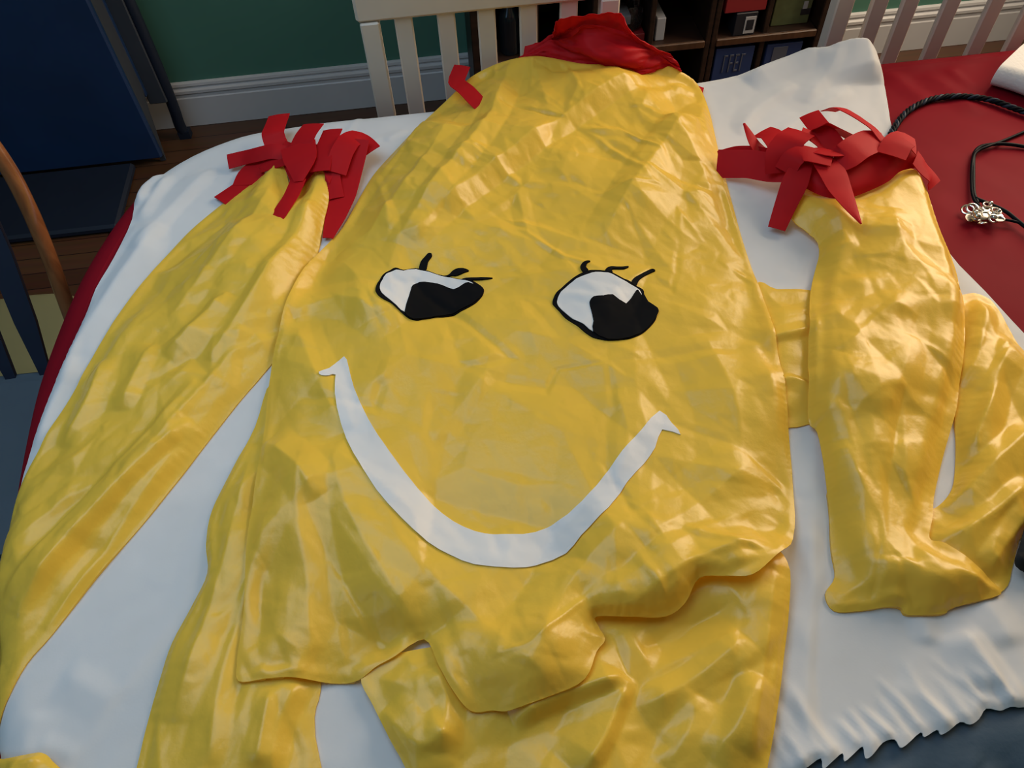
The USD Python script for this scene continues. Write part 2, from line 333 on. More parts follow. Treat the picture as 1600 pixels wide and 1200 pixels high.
def patch(outline, Zf, off, step=.004, n=3, thick=.0008):
    """appliqué sewn flat on a cloth: follows its surface"""
    O = smooth_outline(outline, n); poly = Polygon(O[:, :2]).buffer(0)
    if poly.geom_type != 'Polygon': poly = max(poly.geoms, key=lambda g: g.area)
    ring = np.asarray(poly.exterior.segmentize(step).coords)[:-1]
    gx, gy = np.meshgrid(np.arange(poly.bounds[0], poly.bounds[2], step), np.arange(poly.bounds[1], poly.bounds[3], step))
    k = contains_xy(poly.buffer(-step * .5), gx, gy); P = np.vstack([ring, np.stack([gx[k], gy[k]], 1)])
    T = Delaunay(P).simplices; cc = P[T].mean(1); T = T[contains_xy(poly, cc[:, 0], cc[:, 1])]
    a, b, c = P[T[:, 0]], P[T[:, 1]], P[T[:, 2]]
    neg = (b[:, 0] - a[:, 0]) * (c[:, 1] - a[:, 1]) - (b[:, 1] - a[:, 1]) * (c[:, 0] - a[:, 0]) < 0
    T[neg] = T[neg][:, ::-1]
    mx = ndimage.maximum_filter(Zf, 3)
    V = np.column_stack([P, sample(mx, P) + off]); nr = len(ring)
    low = V[:nr] - [0, 0, off + thick]; SV = np.vstack([V[:nr], low]); o = 1 if poly.exterior.is_ccw else -1
    i = np.arange(nr); j = (i + 1) % nr
    SF = np.vstack([np.stack([i, i + nr, j + nr], 1), np.stack([i, j + nr, j], 1)])[:, ::o]
    return cat([(V, T), (SV, SF)])
def ribbon(P, width, thick=.0012, twist=0., n=4, taper=None):
    """a strip of fabric along the 3-D points P; twist in degrees about its length (a list gives one per point); taper scales the width along it"""
    P = np.asarray(P, float); m = len(P)
    tw = np.radians(np.broadcast_to(np.asarray(twist, float), (m,))); wd = width * np.broadcast_to(1. if taper is None else np.asarray(taper, float), (m,))
    Q = np.column_stack([P, tw, wd]); Q = np.vstack([np.vstack([Q[i] + (Q[i + 1] - Q[i]) * k / n for k in range(n)]) for i in range(m - 1)] + [Q[-1:]])
    Q[1:-1] = .25 * Q[:-2] + .5 * Q[1:-1] + .25 * Q[2:]; C, tw, wd = Q[:, :3], Q[:, 3], np.maximum(Q[:, 4], .0008)
    t = np.gradient(C, axis=0); t /= np.linalg.norm(t, axis=1, keepdims=True)
    ref = np.array([0, 0, 1.]); ups = []
    for i in range(len(C)):
        u = ref - t[i] * ref.dot(t[i]); l = np.linalg.norm(u)
        u = u / l if l > .15 else ups[-1]; u = u - t[i] * u.dot(t[i]); u /= np.linalg.norm(u); ups.append(u); ref = .6 * u + .4 * np.array([0, 0, 1.])
    up = np.array(ups); sd = np.cross(t, up)
    s2 = sd * np.cos(tw)[:, None] + up * np.sin(tw)[:, None]; u2 = np.cross(s2, t)
    k = 5; rows = []
    for q in np.linspace(-.5, .5, k): rows.append(C + s2 * (wd * q)[:, None] + u2 * (.0012 * math.cos(q * math.pi))) 
    top = np.stack(rows, 1) + u2[:, None] * thick / 2; bot = np.stack(rows, 1) - u2[:, None] * thick / 2
    N = len(C); V = np.vstack([top.reshape(-1, 3), bot.reshape(-1, 3)]); F = []; o = N * k
    for i in range(N - 1):
        for j in range(k - 1):
            a, b, c, d = i * k + j, i * k + j + 1, (i + 1) * k + j + 1, (i + 1) * k + j
            F += [(a, b, c), (a, c, d), (o + a, o + c, o + b), (o + a, o + d, o + c)]
        for j in (0, k - 1):
            a, d = i * k + j, (i + 1) * k + j
            q = [(a, d, o + d), (a, o + d, o + a)]; F += q if j == 0 else [x[::-1] for x in q]
    for i in (0, N - 1):
        for j in range(k - 1):
            a, b = i * k + j, i * k + j + 1
            q = [(a, o + b, b), (a, o + a, o + b)]; F += q if i == 0 else [x[::-1] for x in q]
    return (V, np.array(F))

# ------------------------------------------------------------------ table and its cloths
t = thing('dining_table', 'long table with rounded end hidden under the red cloth', 'table', (.45, .74, 0))
top = trimesh.creation.extrude_polygon(TABLE.buffer(-.002), .03); top.apply_translation([0, 0, TZ - .036])
obj('tabletop', top, navy_wood, t)
for x in (-.42, 1.4):
    for y in (.3, 1.18):
        a = [(x - .035, y - .035), (x + .035, y + .035)]
        obj('leg', hull([(x + sx * .035, y + sy * .035, .716) for sx in (-1, 1) for sy in (-1, 1)] + [(x + sx * .022, y + sy * .022, 0) for sx in (-1, 1) for sy in (-1, 1)]), navy_wood, t)
obj('apron', [box(-.42, 1.4, y, y + .02, .62, .716) for y in (.28, 1.18)], navy_wood, t)

def tablecloth():
    P = np.asarray(TABLE.exterior.segmentize(.012).coords)[:-1]
    if not TABLE.exterior.is_ccw: P = P[::-1]
    d = np.roll(P, -1, 0) - np.roll(P, 1, 0); nrm = np.stack([d[:, 1], -d[:, 0]], 1); nrm /= np.linalg.norm(nrm, axis=1, keepdims=True)
    L = np.r_[0, np.cumsum(np.linalg.norm(np.diff(P, axis=0), axis=1))]; N = len(P); r = .055
    rings = []
    for th in np.linspace(0, np.pi / 2, 12): rings.append(np.column_stack([P + nrm * (r * math.sin(th)), np.full(N, TZ - r * (1 - math.cos(th)))]))
    for k in range(1, 11):
        dz = k * .02; w = (.007 * np.sin(L * 19 + 1.3 * np.sin(L * 3.1)) + .003 * np.sin(L * 43)) * min(1, dz / .12)
        rings.append(np.column_stack([P + nrm * (r + .006 + dz * .04 + w + .006 * min(1, dz / .12))[:, None], np.full(N, TZ - r - dz)]))
    V = np.vstack(rings); i = np.arange(N); j = (i + 1) % N
    F = np.vstack([np.vstack([np.stack([a * N + i, (a + 1) * N + i, (a + 1) * N + j], 1), np.stack([a * N + i, (a + 1) * N + j, a * N + j], 1)]) for a in range(len(rings) - 1)])
    # the flat top, with faint ironing creases and pulls running to the edge
    step = .008; poly = Polygon(P); gx, gy = np.meshgrid(np.arange(-.7, 1.65, step), np.arange(.1, 1.4, step))
    k = contains_xy(poly.buffer(-step * .6), gx, gy); Q = np.vstack([P, np.stack([gx[k], gy[k]], 1)])
    T = Delaunay(Q).simplices
    c = Q[T].mean(1); T = T[contains_xy(poly, c[:, 0], c[:, 1])]
    a, b, e = Q[T[:, 0]], Q[T[:, 1]], Q[T[:, 2]]
    neg = (b[:, 0] - a[:, 0]) * (e[:, 1] - a[:, 1]) - (b[:, 1] - a[:, 1]) * (e[:, 0] - a[:, 0]) < 0; T[neg] = T[neg][:, ::-1]
    z = np.zeros(len(Q)); x, y = Q[:, 0], Q[:, 1]
    z += crumple(x[None], y[None], 5, ((.14, .0022), (.05, .0007)), 2.2, 2.5)[0]
    for Pk, h, w in (([(.988, 1.327), (1.019, 1.252), (1.031, 1.173)], .005, .035), ([(.925, 1.351), (.939, 1.278), (.957, 1.219)], .004, .03), ([(1.049, 1.339), (1.061, 1.255)], .003, .02)):
        z += ridge(x, y, Pk, h, w, w)
    z[:N] = 0; ed = np.array([0.0]); 
    return [(V, F), (np.column_stack([Q, TZ + np.where(np.arange(len(Q)) < N, 0, z - .0012)]), T)]
tag(obj('tablecloth', tablecloth(), satin, None, smooth=True), 'dark red satin tablecloth covering the whole table under everything else', 'tablecloth')

# the white sheet: over the back edge, short of the left edge, gathered along its elastic hem at front right
sheet_out = [(-.573, 1.217), (-.564, 1.258), (-.522, 1.299), (-.445, 1.351)] + [(-.40, 1.405), (-.25, 1.43), (-.05, 1.44), (.2, 1.44), (.45, 1.43), (.60, 1.425, .004), (.72, 1.41, .02), (.80, 1.385, .045), (.85, 1.372, .05), (.885, 1.35, .035)] + [(.887, 1.294, .015), (.871, 1.225, .004), (.850, 1.151), (.815, .978), (.800, .833), (.815, .736), (.829, .644), (.849, .547)] + [(.86, .5), (.80, .40), (.70, .33), (.64, .27), (.60, .20)] + [(.584, .154), (.550, .148, .003), (.534, .150, .008), (.522, .148, .003), (.508, .152, .004), (.495, .143, .010), (.483, .139, .003), (.474, .143, .006), (.457, .136, .010), (.448, .134, .002), (.446, .139, .004), (.430, .134, .010), (.428, .139, .002), (.407, .129, .012), (.400, .128, .004), (.398, .136, .003), (.385, .135, .006), (.367, .124, .012), (.360, .123, .004), (.362, .134, .002), (.351, .129, .008), (.338, .123, .010), (.339, .131, .002), (.324, .124, .010), (.313, .119, .010), (.314, .129, .002), (.298, .123, .010), (.281, .116, .004)] + [(.2, .075), (-.1, .06), (-.32, .07), (-.465, .12), (-.55, .205), (-.59, .3)] + [(-.605, .389), (-.635, .510), (-.637, .614), (-.633, .648), (-.628, .708), (-.614, .822), (-.600, .917), (-.596, .976), (-.579, 1.047), (-.564, 1.144)]
gath = [(.552, .149), (.523, .148), (.460, .139), (.387, .134), (.327, .126), (.282, .116)]
rg = [([(.856, 1.404), (.863, 1.354), (.861, 1.285)], .03, .05, .09), ([(.627, 1.351), (.712, 1.383), (.796, 1.391)], .018, .04, .05), ([(.712, 1.256), (.783, 1.322), (.817, 1.375)], .006, .03, .02),
      ([(.557, 1.190), (.624, 1.262), (.713, 1.312)], .007, .03, .02), ([(.624, 1.168), (.710, 1.225), (.815, 1.270)], .005, .025, .02),
      ([(-.558, 1.181), (-.560, 1.242), (-.532, 1.276)], .010, .018, .02), ([(-.551, 1.133), (-.536, 1.192), (-.516, 1.259)], .007, .014, .02), ([(-.550, 1.058), (-.501, 1.150), (-.435, 1.264)], .010, .04, .03),
      ([(-.613, .776), (-.587, .887), (-.548, 1.011), (-.510, 1.117)], .014, .03, .05), ([(-.619, .663), (-.607, .751), (-.594, .823)], .012, .02, .03),
      ([(-.158, 1.258), (-.120, 1.302), (-.069, 1.324)], .004, .02, .02), ([(-.108, 1.290), (-.057, 1.322)], .005, .015, .015),
      ([(.299, .135), (.336, .224), (.379, .325), (.412, .426)], .010, .05, .02), ([(.470, .328), (.440, .268)], .006, .03, .02), ([(.488, .261), (.481, .228)], .006, .02, .02),
      ([(.522, .237), (.528, .196), (.521, .169)], .012, .02, .035), ([(.570, .212), (.567, .250), (.564, .274)], .007, .03, .03),
      ([(-.529, .297), (-.534, .271), (-.538, .245)], .003, .03, .02), ([(-.510, .337), (-.444, .292)], .003, .02, .03), ([(-.521, .262), (-.475, .240)], .003, .015, .015)]
prng = np.random.default_rng(8); hem = spline(gath, 12)
for k in range(30):                                    # pleats fanning up from the elastic
    a = hem[int((k + prng.uniform(.2, .8)) / 30 * (len(hem) - 1))]; L = prng.uniform(.035, .11); an = prng.uniform(1.55, 2.25)
    b = a + L * np.array([math.cos(an), math.sin(an)]); m_ = (a + b) / 2 + prng.uniform(-.006, .006, 2)
    rg.append(([tuple(a - [0, .02]), tuple(m_), tuple(b)], prng.uniform(.005, .011), prng.uniform(.006, .012), prng.uniform(.010, .020), 1., True))
tag(obj('bed_sheet', cloth('sheet', sheet_out, thick=.002, edge=.006, step=.0045, puff=0, net=(.13, .12, .0022), ridges=rg, octs=((.16, .0035), (.06, .0016), (.022, .0006)), seed=11, ang=.9, stretch=1.7, n=3, sag=.02, blur=1.3), cotton, None, smooth=True),
    'white cotton sheet spread under the costume with a gathered elastic hem', 'sheet')

# ------------------------------------------------------------------ the costume
FINE = ((.075, .0055), (.032, .0022), (.013, .0007))
cos_ = thing('tube_costume', 'bright yellow nylon tube costume with smiling face lying flat on the white sheet', 'costume', (.12, .75, TZ))
# left leg, from under the body to the front edge of the table
leg_l = [(-.291, .724), (-.311, .652), (-.338, .582), (-.359, .524), (-.361, .476), (-.355, .436), (-.369, .397), (-.388, .353), (-.396, .313), (-.404, .259), (-.410, .205)] + [(-.435, .05), (-.28, .02), (-.185, .06)] + [(-.217, .226), (-.212, .273), (-.210, .331), (-.207, .410), (-.217, .539), (-.247, .670)]
obj('leg', cloth('leg_l', leg_l, step=.003, seed=21, ang=1.25, stretch=1.6, octs=((.07, .009), (.03, .0042), (.012, .001)),
    ridges=[([(-.309, .620), (-.321, .512), (-.335, .426), (-.353, .341), (-.371, .259)], .014, .03, .05), ([(-.281, .506), (-.301, .396), (-.319, .300), (-.324, .207)], .012, .02, .05), ([(-.229, .287), (-.252, .242), (-.259, .192)], .010, .015, .03), ([(-.261, .281), (-.273, .200)], .008, .012, .02)], n=4), yellow, cos_, smooth=True)
leg_r = [(-.165, .280), (-.152, .247), (-.134, .208), (-.115, .164)] + [(-.10, .06), (.05, .03), (.2, .05)] + [(.247, .114), (.275, .164), (.304, .221), (.333, .283), (.350, .340, .012), (.322, .366), (.169, .331), (.046, .294), (-.065, .302), (-.139, .298)]
obj('leg', cloth('leg_r', leg_r, step=.003, seed=29, puff=.012, ang=.6, stretch=1.5, lift=.008, octs=((.075, .014), (.034, .0036), (.013, .0008)),
    ridges=[([(.152, .265), (.201, .280), (.277, .304)], -.016, .03, .03), ([(.134, .234), (.108, .198), (.084, .166), (.060, .145)], .016, .012, .05), ([(-.002, .207), (.050, .223), (.131, .237)], .018, .06, .012), ([(.270, .259), (.208, .225), (.137, .201)], .012, .03, .02), ([(.328, .328), (.280, .222), (.233, .142)], .014, .03, .03), ([(-.140, .240), (-.100, .195), (-.057, .215)], .012, .03, .03), ([(-.081, .280), (-.069, .237), (-.080, .186)], .01, .02, .03),
            ([(.198, .141), (.236, .174), (.271, .216)], .010, .02, .03), ([(.151, .141), (.178, .169), (.203, .205)], .008, .02, .03)], n=4), yellow, cos_, smooth=True)

# left sleeve with two lobes at its cuff
sl_l = [(-.299, 1.237, .022), (-.316, 1.230, .014), (-.344, 1.201, .008), (-.376, 1.178, .004), (-.406, 1.153), (-.451, 1.097), (-.485, 1.037), (-.515, .973), (-.544, .899), (-.565, .829), (-.587, .746), (-.602, .692), (-.621, .641), (-.634, .607), (-.649, .565), (-.664, .503), (-.665, .428), (-.630, .332), (-.589, .288), (-.573, .311), (-.556, .354), (-.534, .385), (-.494, .452), (-.449, .515), (-.408, .582), (-.371, .643), (-.332, .704), (-.302, .747), (-.275, .795), (-.244, .885), (-.231, .986), (-.220, 1.054, .003), (-.209, 1.118, .012), (-.208, 1.150, .022), (-.216, 1.185, .026), (-.225, 1.190, .026), (-.241, 1.189, .020), (-.256, 1.175, .012), (-.270, 1.155, .008), (-.282, 1.173, .010), (-.288, 1.204, .018)]
sleeve = obj('sleeve', cloth('sl_l', sl_l, step=.003, seed=33, puff=.010, ang=.85, stretch=1.5, octs=((.085, .0125), (.038, .0046), (.013, .0011)), n=4,
    ctrl=[(x, y, h) for x, y, h in [(-.308, 1.079, .022), (-.242, 1.068, .022), (-.321, .942, .020), (-.388, .886, .016), (-.452, .779, .016), (-.514, .611, .014), (-.557, .469, .014), (-.265, .848, .020)]],
    ridges=[([(-.297, 1.228), (-.329, 1.086), (-.399, .956), (-.465, .841)], .010, .03, .04), ([(-.226, 1.183), (-.245, 1.055), (-.303, .910), (-.379, .764)], .012, .035, .02), ([(-.395, .662), (-.455, .587), (-.522, .503), (-.578, .410)], .014, .012, .04), ([(-.394, .730), (-.475, .611), (-.548, .516), (-.600, .438)], .010, .05, .014), ([(-.471, .816), (-.486, .756), (-.499, .700)], .01, .02, .04),
            ([(-.545, .803), (-.550, .731), (-.579, .658)], .010, .03, .02), ([(-.408, .621), (-.474, .505), (-.543, .390)], .008, .012, .02), ([(-.448, .787), (-.414, .820), (-.362, .892)], .014, .02, .04)]), yellow, cos_, smooth=True)

# right sleeve: out from under the body, back round and up to the cuff
strip = cloth('strip', [(.463, .794), (.497, .788), (.543, .780), (.605, .759), (.686, .732), (.763, .719), (.667, .527), (.593, .528), (.483, .526), (.457, .534), (.427, .534), (.383, .550)], seed=41, ang=0, stretch=2., octs=((.05, .004), (.02, .0015)), ridges=[([(.436, .685), (.475, .685), (.517, .691)], .008, .02, .01), ([(.408, .599), (.447, .605), (.478, .588)], .008, .01, .02)])
upper = cloth('upper', [(.735, .707), (.784, .733), (.808, .720), (.812, .695), (.809, .656), (.809, .612), (.841, .542), (.815, .439), (.730, .357), (.655, .337), (.640, .326), (.619, .300), (.593, .274), (.534, .264), (.493, .278), (.483, .324), (.543, .385), (.565, .389), (.590, .404), (.609, .426), (.631, .467), (.653, .516), (.681, .568)], seed=43, puff=.016, pw=.04, ang=.9, stretch=1.8, octs=((.065, .010), (.028, .003), (.012, .0008)),
    ridges=[([(.797, .708), (.737, .622), (.682, .560)], .012, .02, .02), ([(.794, .637), (.721, .554), (.627, .442)], .014, .03, .03), ([(.572, .384), (.644, .425), (.747, .484)], .016, .02, .05), ([(.537, .337), (.610, .360), (.692, .403)], .014, .015, .04), ([(.581, .297), (.628, .332), (.669, .361)], .014, .02, .02)])
fore = cloth('fore', [(.584, 1.013, .030), (.564, .974, .020), (.569, .927, .015), (.582, .902, .010), (.592, .873, .006), (.586, .847, .006), (.569, .817, .006), (.541, .768, .006), (.516, .715, .006), (.487, .644, .006), (.463, .579, .006), (.449, .532, .006), (.455, .515, .006), (.446, .465, .004), (.433, .410), (.415, .355), (.406, .320), (.387, .301), (.390, .280), (.419, .275), (.462, .272), (.470, .262), (.510, .257), (.524, .262), (.585, .269), (.577, .289), (.556, .317), (.541, .336), (.531, .346), (.554, .378), (.569, .403), (.609, .459), (.657, .526), (.692, .587), (.728, .648), (.773, .739), (.795, .812), (.810, .887), (.816, .950, .015), (.812, .991, .030), (.796, 1.001, .035), (.767, .999, .035), (.739, .982, .030), (.698, .966, .030), (.664, .958, .030), (.638, .966, .030), (.609, .989, .032)], step=.003, seed=47, puff=.016, pw=.035, ang=1.4, stretch=1.6, octs=((.07, .0135), (.03, .0034), (.013, .0007)),
    ctrl=[(x, y, h) for x, y, h in [(.607, .888, .035), (.708, .880, .040), (.618, .759, .030), (.582, .590, .030), (.523, .599, .030), (.507, .456, .028), (.449, .336, .020)]],
    ridges=[([(.722, .898), (.695, .825), (.703, .752), (.698, .699)], .009, .03, .05), ([(.620, .808), (.673, .799), (.709, .868)], .007, .05, .03), ([(.580, .837), (.636, .835)], .007, .03, .03), ([(.518, .616), (.614, .686), (.654, .667)], .009, .035, .05), ([(.559, .721), (.527, .639), (.501, .530)], .007, .035, .05), ([(.737, .760), (.692, .636), (.612, .502)], .007, .05, .03), ([(.520, .715), (.475, .555), (.447, .419)], .007, .025, .05),
            ([(.477, .472), (.554, .470), (.595, .474)], .005, .04, .05), ([(.465, .484), (.475, .388), (.473, .328), (.509, .287), (.565, .263)], .012, .035, .05), ([(.629, .634), (.577, .561), (.530, .504)], .007, .04, .05), ([(.470, .321), (.457, .275)], .007, .05, .04), ([(.379, .287), (.450, .276), (.503, .261)], .005, .04, .03)])
sleeve_r = obj('sleeve', strip + upper + fore, yellow, cos_, smooth=True)

# body
body_o = [(.253, 1.420, .055), (.212, 1.437, .058), (.165, 1.457, .045), (.123, 1.464, .030), (.077, 1.447, .020), (.026, 1.394, .010), (-.031, 1.330, .004), (-.084, 1.262), (-.129, 1.192), (-.159, 1.124), (-.188, 1.052), (-.215, 1.007), (-.245, .943), (-.267, .874), (-.281, .809), (-.291, .754), (-.294, .700), (-.295, .623), (-.298, .559), (-.303, .468), (-.301, .383), (-.304, .333), (-.304, .314), (-.300, .292), (-.271, .289), (-.242, .287), (-.198, .279), (-.168, .277), (-.147, .288), (-.125, .296), (-.091, .312), (-.075, .274), (-.061, .244), (-.045, .223), (-.022, .220), (-.001, .216), (.043, .223), (.082, .235), (.101, .264), (.114, .278), (.110, .294, .006), (.110, .306, .008), (.149, .299, .008), (.190, .296, .010), (.215, .307, .012), (.237, .331, .014), (.266, .326, .016), (.294, .320, .018), (.328, .339, .018), (.367, .368, .012), (.399, .445), (.425, .543), (.443, .631), (.465, .754), (.477, .883), (.494, 1.028), (.510, 1.153, .002), (.525, 1.264, .006), (.522, 1.342, .016), (.490, 1.369, .035), (.451, 1.383, .045), (.385, 1.380, .050), (.309, 1.390, .055)]
body_c = [(.213, 1.344, .050), (.332, 1.310, .050), (.098, 1.339, .025), (.436, 1.268, .030), (.247, 1.183, .028), (.011, 1.201, .018), (.416, 1.091, .018), (.161, 1.015, .016), (-.091, 1.044, .014), (.297, .883, .014), (-.159, .884, .016), (.083, .848, .012), (-.059, .857, .012), (.224, .783, .012), (.368, .758, .013), (-.216, .700, .016), (-.089, .659, .012), (.052, .615, .012), (.193, .593, .012), (.332, .570, .014), (-.254, .533, .020), (-.164, .505, .012), (-.065, .490, .012), (.025, .413, .013), (.148, .420, .014), (.269, .417, .020), (-.248, .368, .018), (-.135, .369, .014), (-.018, .313, .014), (.095, .358, .018), (.174, .361, .022), (.293, .367, .026), (-.064, .298, .014), (-.026, .243, .012), (.048, .259, .016)]
body_r = [([(.412, 1.347), (.281, 1.268), (.150, 1.171), (.031, 1.074), (-.071, .968)], .024, .03, .12), ([(.165, 1.460), (.087, 1.242), (-.008, 1.098), (-.092, .964)], .020, .035, .07), ([(.069, 1.370), (.002, 1.234), (-.076, 1.099), (-.156, .980)], .016, .04, .06), ([(.397, 1.309), (.452, 1.096), (.451, .940)], .012, .05, .05),
    ([(.480, 1.236), (.321, 1.036), (.241, .918)], .016, .08, .04), ([(.397, .897), (.333, .989), (.290, 1.047)], .007, .04, .06), ([(-.201, .983), (-.159, .901), (-.121, .811)], .011, .05, .05), ([(-.264, .846), (-.210, .867), (-.160, .845), (-.102, .782)], .011, .04, .04), ([(-.259, .834), (-.217, .702), (-.180, .607)], .010, .035, .06),
    ([(-.015, .892), (.076, .871), (.189, .865)], .004, .025, .04), ([(-.290, .613), (-.240, .555), (-.213, .502)], .012, .035, .03), ([(-.233, .605), (-.238, .497), (-.223, .391), (-.217, .284)], .012, .04, .06), ([(-.198, .589), (-.176, .488), (-.134, .394), (-.089, .309)], .016, .10, .045),
    ([(-.042, .225), (-.049, .303), (-.066, .368)], .006, .05, .06), ([(-.004, .216), (.027, .263), (.087, .314), (.172, .349), (.263, .395), (.380, .422)], .010, .06, .05), ([(.109, .292), (.164, .314), (.234, .348), (.328, .368)], .014, .045, .03), ([(.025, .249), (.065, .317), (.114, .374), (.191, .432)], .012, .05, .04), ([(.200, .625), (.201, .548), (.167, .473)], .006, .03, .04),
    ([(.354, .708), (.358, .566), (.329, .449)], .010, .07, .06), ([(.179, .381), (.255, .423), (.358, .483)], .010, .05, .05), ([(.039, .734), (.010, .643), (-.004, .601)], .004, .03, .04), ([(-.285, .294), (-.254, .311), (-.224, .292)], .006, .03, .03), ([(-.181, .279), (-.188, .338), (-.177, .400)], .006, .03, .04), ([(.099, .376), (.058, .318), (.041, .261)], .008, .05, .04)]
rough_amp = lambda X, Y: .8 + .6 * np.clip((Y - .8) / .25, -.3, 1) + .55 * np.clip((.52 - Y) / .10, 0, 1)
body = obj('body', cloth('body', body_o, thick=.003, edge=.008, step=.0027, puff=.004, ctrl=body_c, ridges=body_r, octs=((.10, .0115), (.042, .0032), (.0135, .0008)), seed=57, ang=-1.0, stretch=1.35, n=4, bridge=.022, net=(.09, .17, .0042), amp=rough_amp, do_drape=False), yellow, cos_, smooth=True)
BF = CLOTHS['body'][1]
zf = .772
mouth = [(-.215, .710), (-.201, .720), (-.181, .743), (-.174, .720), (-.166, .679), (-.147, .622), (-.119, .562), (-.086, .506), (-.058, .470), (-.032, .447), (-.006, .433), (.026, .427), (.056, .426), (.100, .441), (.141, .471), (.187, .519), (.220, .549), (.254, .581), (.265, .558), (.271, .536), (.249, .548), (.232, .520), (.211, .497), (.183, .472), (.150, .435), (.110, .405), (.089, .388), (.052, .380), (.023, .379), (-.023, .388), (-.051, .404), (-.079, .426), (-.107, .459), (-.137, .503), (-.167, .566), (-.183, .615), (-.192, .670), (-.192, .706), (-.201, .703), (-.211, .704)]
obj('mouth', patch(mouth, BF, .0013, n=2), white_ny, cos_, smooth=True, label='white smile sewn across the front')
def eye(white, pupil, outer, lashes, label):
    e = obj('eye', patch(outer, BF, .0016, step=.003), black_ny, cos_, smooth=True, label=label)
    obj('eye_white', patch(white, BF, .0028, step=.003, n=2), white_ny, e, smooth=True)
    obj('pupil', patch(pupil, BF, .0036, step=.003, n=2), black_ny, e, smooth=True)
    for l in lashes: obj('eyelash', patch(l, BF, .0022, step=.003), black_ny, e, smooth=True)
eye([(-.122, .870), (-.119, .883), (-.112, .896), (-.096, .905), (-.085, .903), (-.065, .908), (-.029, .892), (-.003, .880), (.018, .870), (.023, .865), (.016, .868), (.006, .866), (-.009, .859), (-.026, .871), (-.041, .878), (-.062, .881), (-.072, .875), (-.076, .862), (-.081, .840), (-.087, .812), (-.098, .822), (-.109, .834), (-.119, .846), (-.122, .858)],
    [(-.062, .881), (-.041, .878), (-.026, .871), (-.009, .859), (.006, .866), (.016, .868), (.036, .855), (.036, .846), (.017, .824), (-.030, .807), (-.067, .799), (-.079, .801), (-.087, .812), (-.081, .840), (-.076, .862), (-.072, .875)],
    [(-.129, .856), (-.126, .877), (-.118, .895), (-.107, .905), (-.097, .910), (-.085, .906), (-.066, .911), (-.050, .905), (-.031, .895), (-.022, .892), (-.001, .881), (.017, .874), (.026, .869), (.037, .857), (.037, .846), (.026, .830), (.017, .823), (-.002, .814), (-.030, .806), (-.045, .805), (-.057, .803), (-.067, .798), (-.079, .800), (-.088, .807), (-.105, .826), (-.117, .834), (-.125, .842), (-.128, .850)],
    ([(-.060, .908), (-.057, .921), (-.050, .930), (-.043, .937), (-.038, .936), (-.038, .931), (-.045, .921), (-.050, .905)], [(-.024, .891), (-.014, .892), (-.007, .898), (.001, .901), (.011, .900), (.019, .894), (.013, .891), (.001, .888), (-.013, .889), (-.019, .889)], [(.006, .878), (.027, .877), (.041, .876), (.055, .873), (.042, .872), (.025, .873), (.016, .873)]), 'narrowed eye glancing sideways')
eye([(.147, .801), (.153, .814), (.162, .824), (.184, .839), (.205, .845), (.216, .847), (.236, .844), (.245, .837), (.258, .824), (.271, .814), (.279, .807), (.280, .796), (.277, .804), (.273, .806), (.262, .792), (.251, .780), (.243, .785), (.233, .796), (.218, .793), (.203, .794), (.196, .788), (.194, .782), (.194, .768), (.194, .750), (.190, .733), (.179, .746), (.165, .759), (.155, .775), (.148, .789)],
    [(.203, .794), (.218, .793), (.233, .796), (.251, .780), (.273, .806), (.277, .804), (.280, .796), (.284, .796), (.286, .781), (.297, .766), (.294, .755), (.272, .730), (.243, .715), (.209, .715), (.190, .733), (.194, .750), (.194, .768), (.194, .782), (.196, .788)],
    [(.140, .802), (.143, .810), (.150, .821), (.161, .830), (.175, .840), (.192, .849), (.205, .853), (.215, .853), (.232, .850), (.244, .844), (.259, .830), (.269, .823), (.275, .817), (.285, .809), (.284, .796), (.287, .781), (.298, .765), (.294, .755), (.287, .743), (.272, .729), (.256, .719), (.243, .714), (.228, .713), (.209, .714), (.197, .718), (.188, .723), (.179, .733), (.167, .748), (.154, .765), (.147, .781), (.141, .795)],
    ([(.198, .851), (.195, .864), (.200, .872), (.208, .875), (.213, .873), (.207, .870), (.204, .862), (.206, .853)], [(.233, .849), (.235, .854), (.242, .859), (.253, .859), (.263, .859), (.272, .860), (.272, .858), (.263, .854), (.247, .854), (.243, .851), (.243, .845)], [(.269, .823), (.276, .832), (.287, .839), (.299, .847), (.308, .853), (.313, .852), (.314, .848), (.308, .846), (.294, .838), (.283, .829), (.275, .817)]), 'rounder open eye glancing sideways')

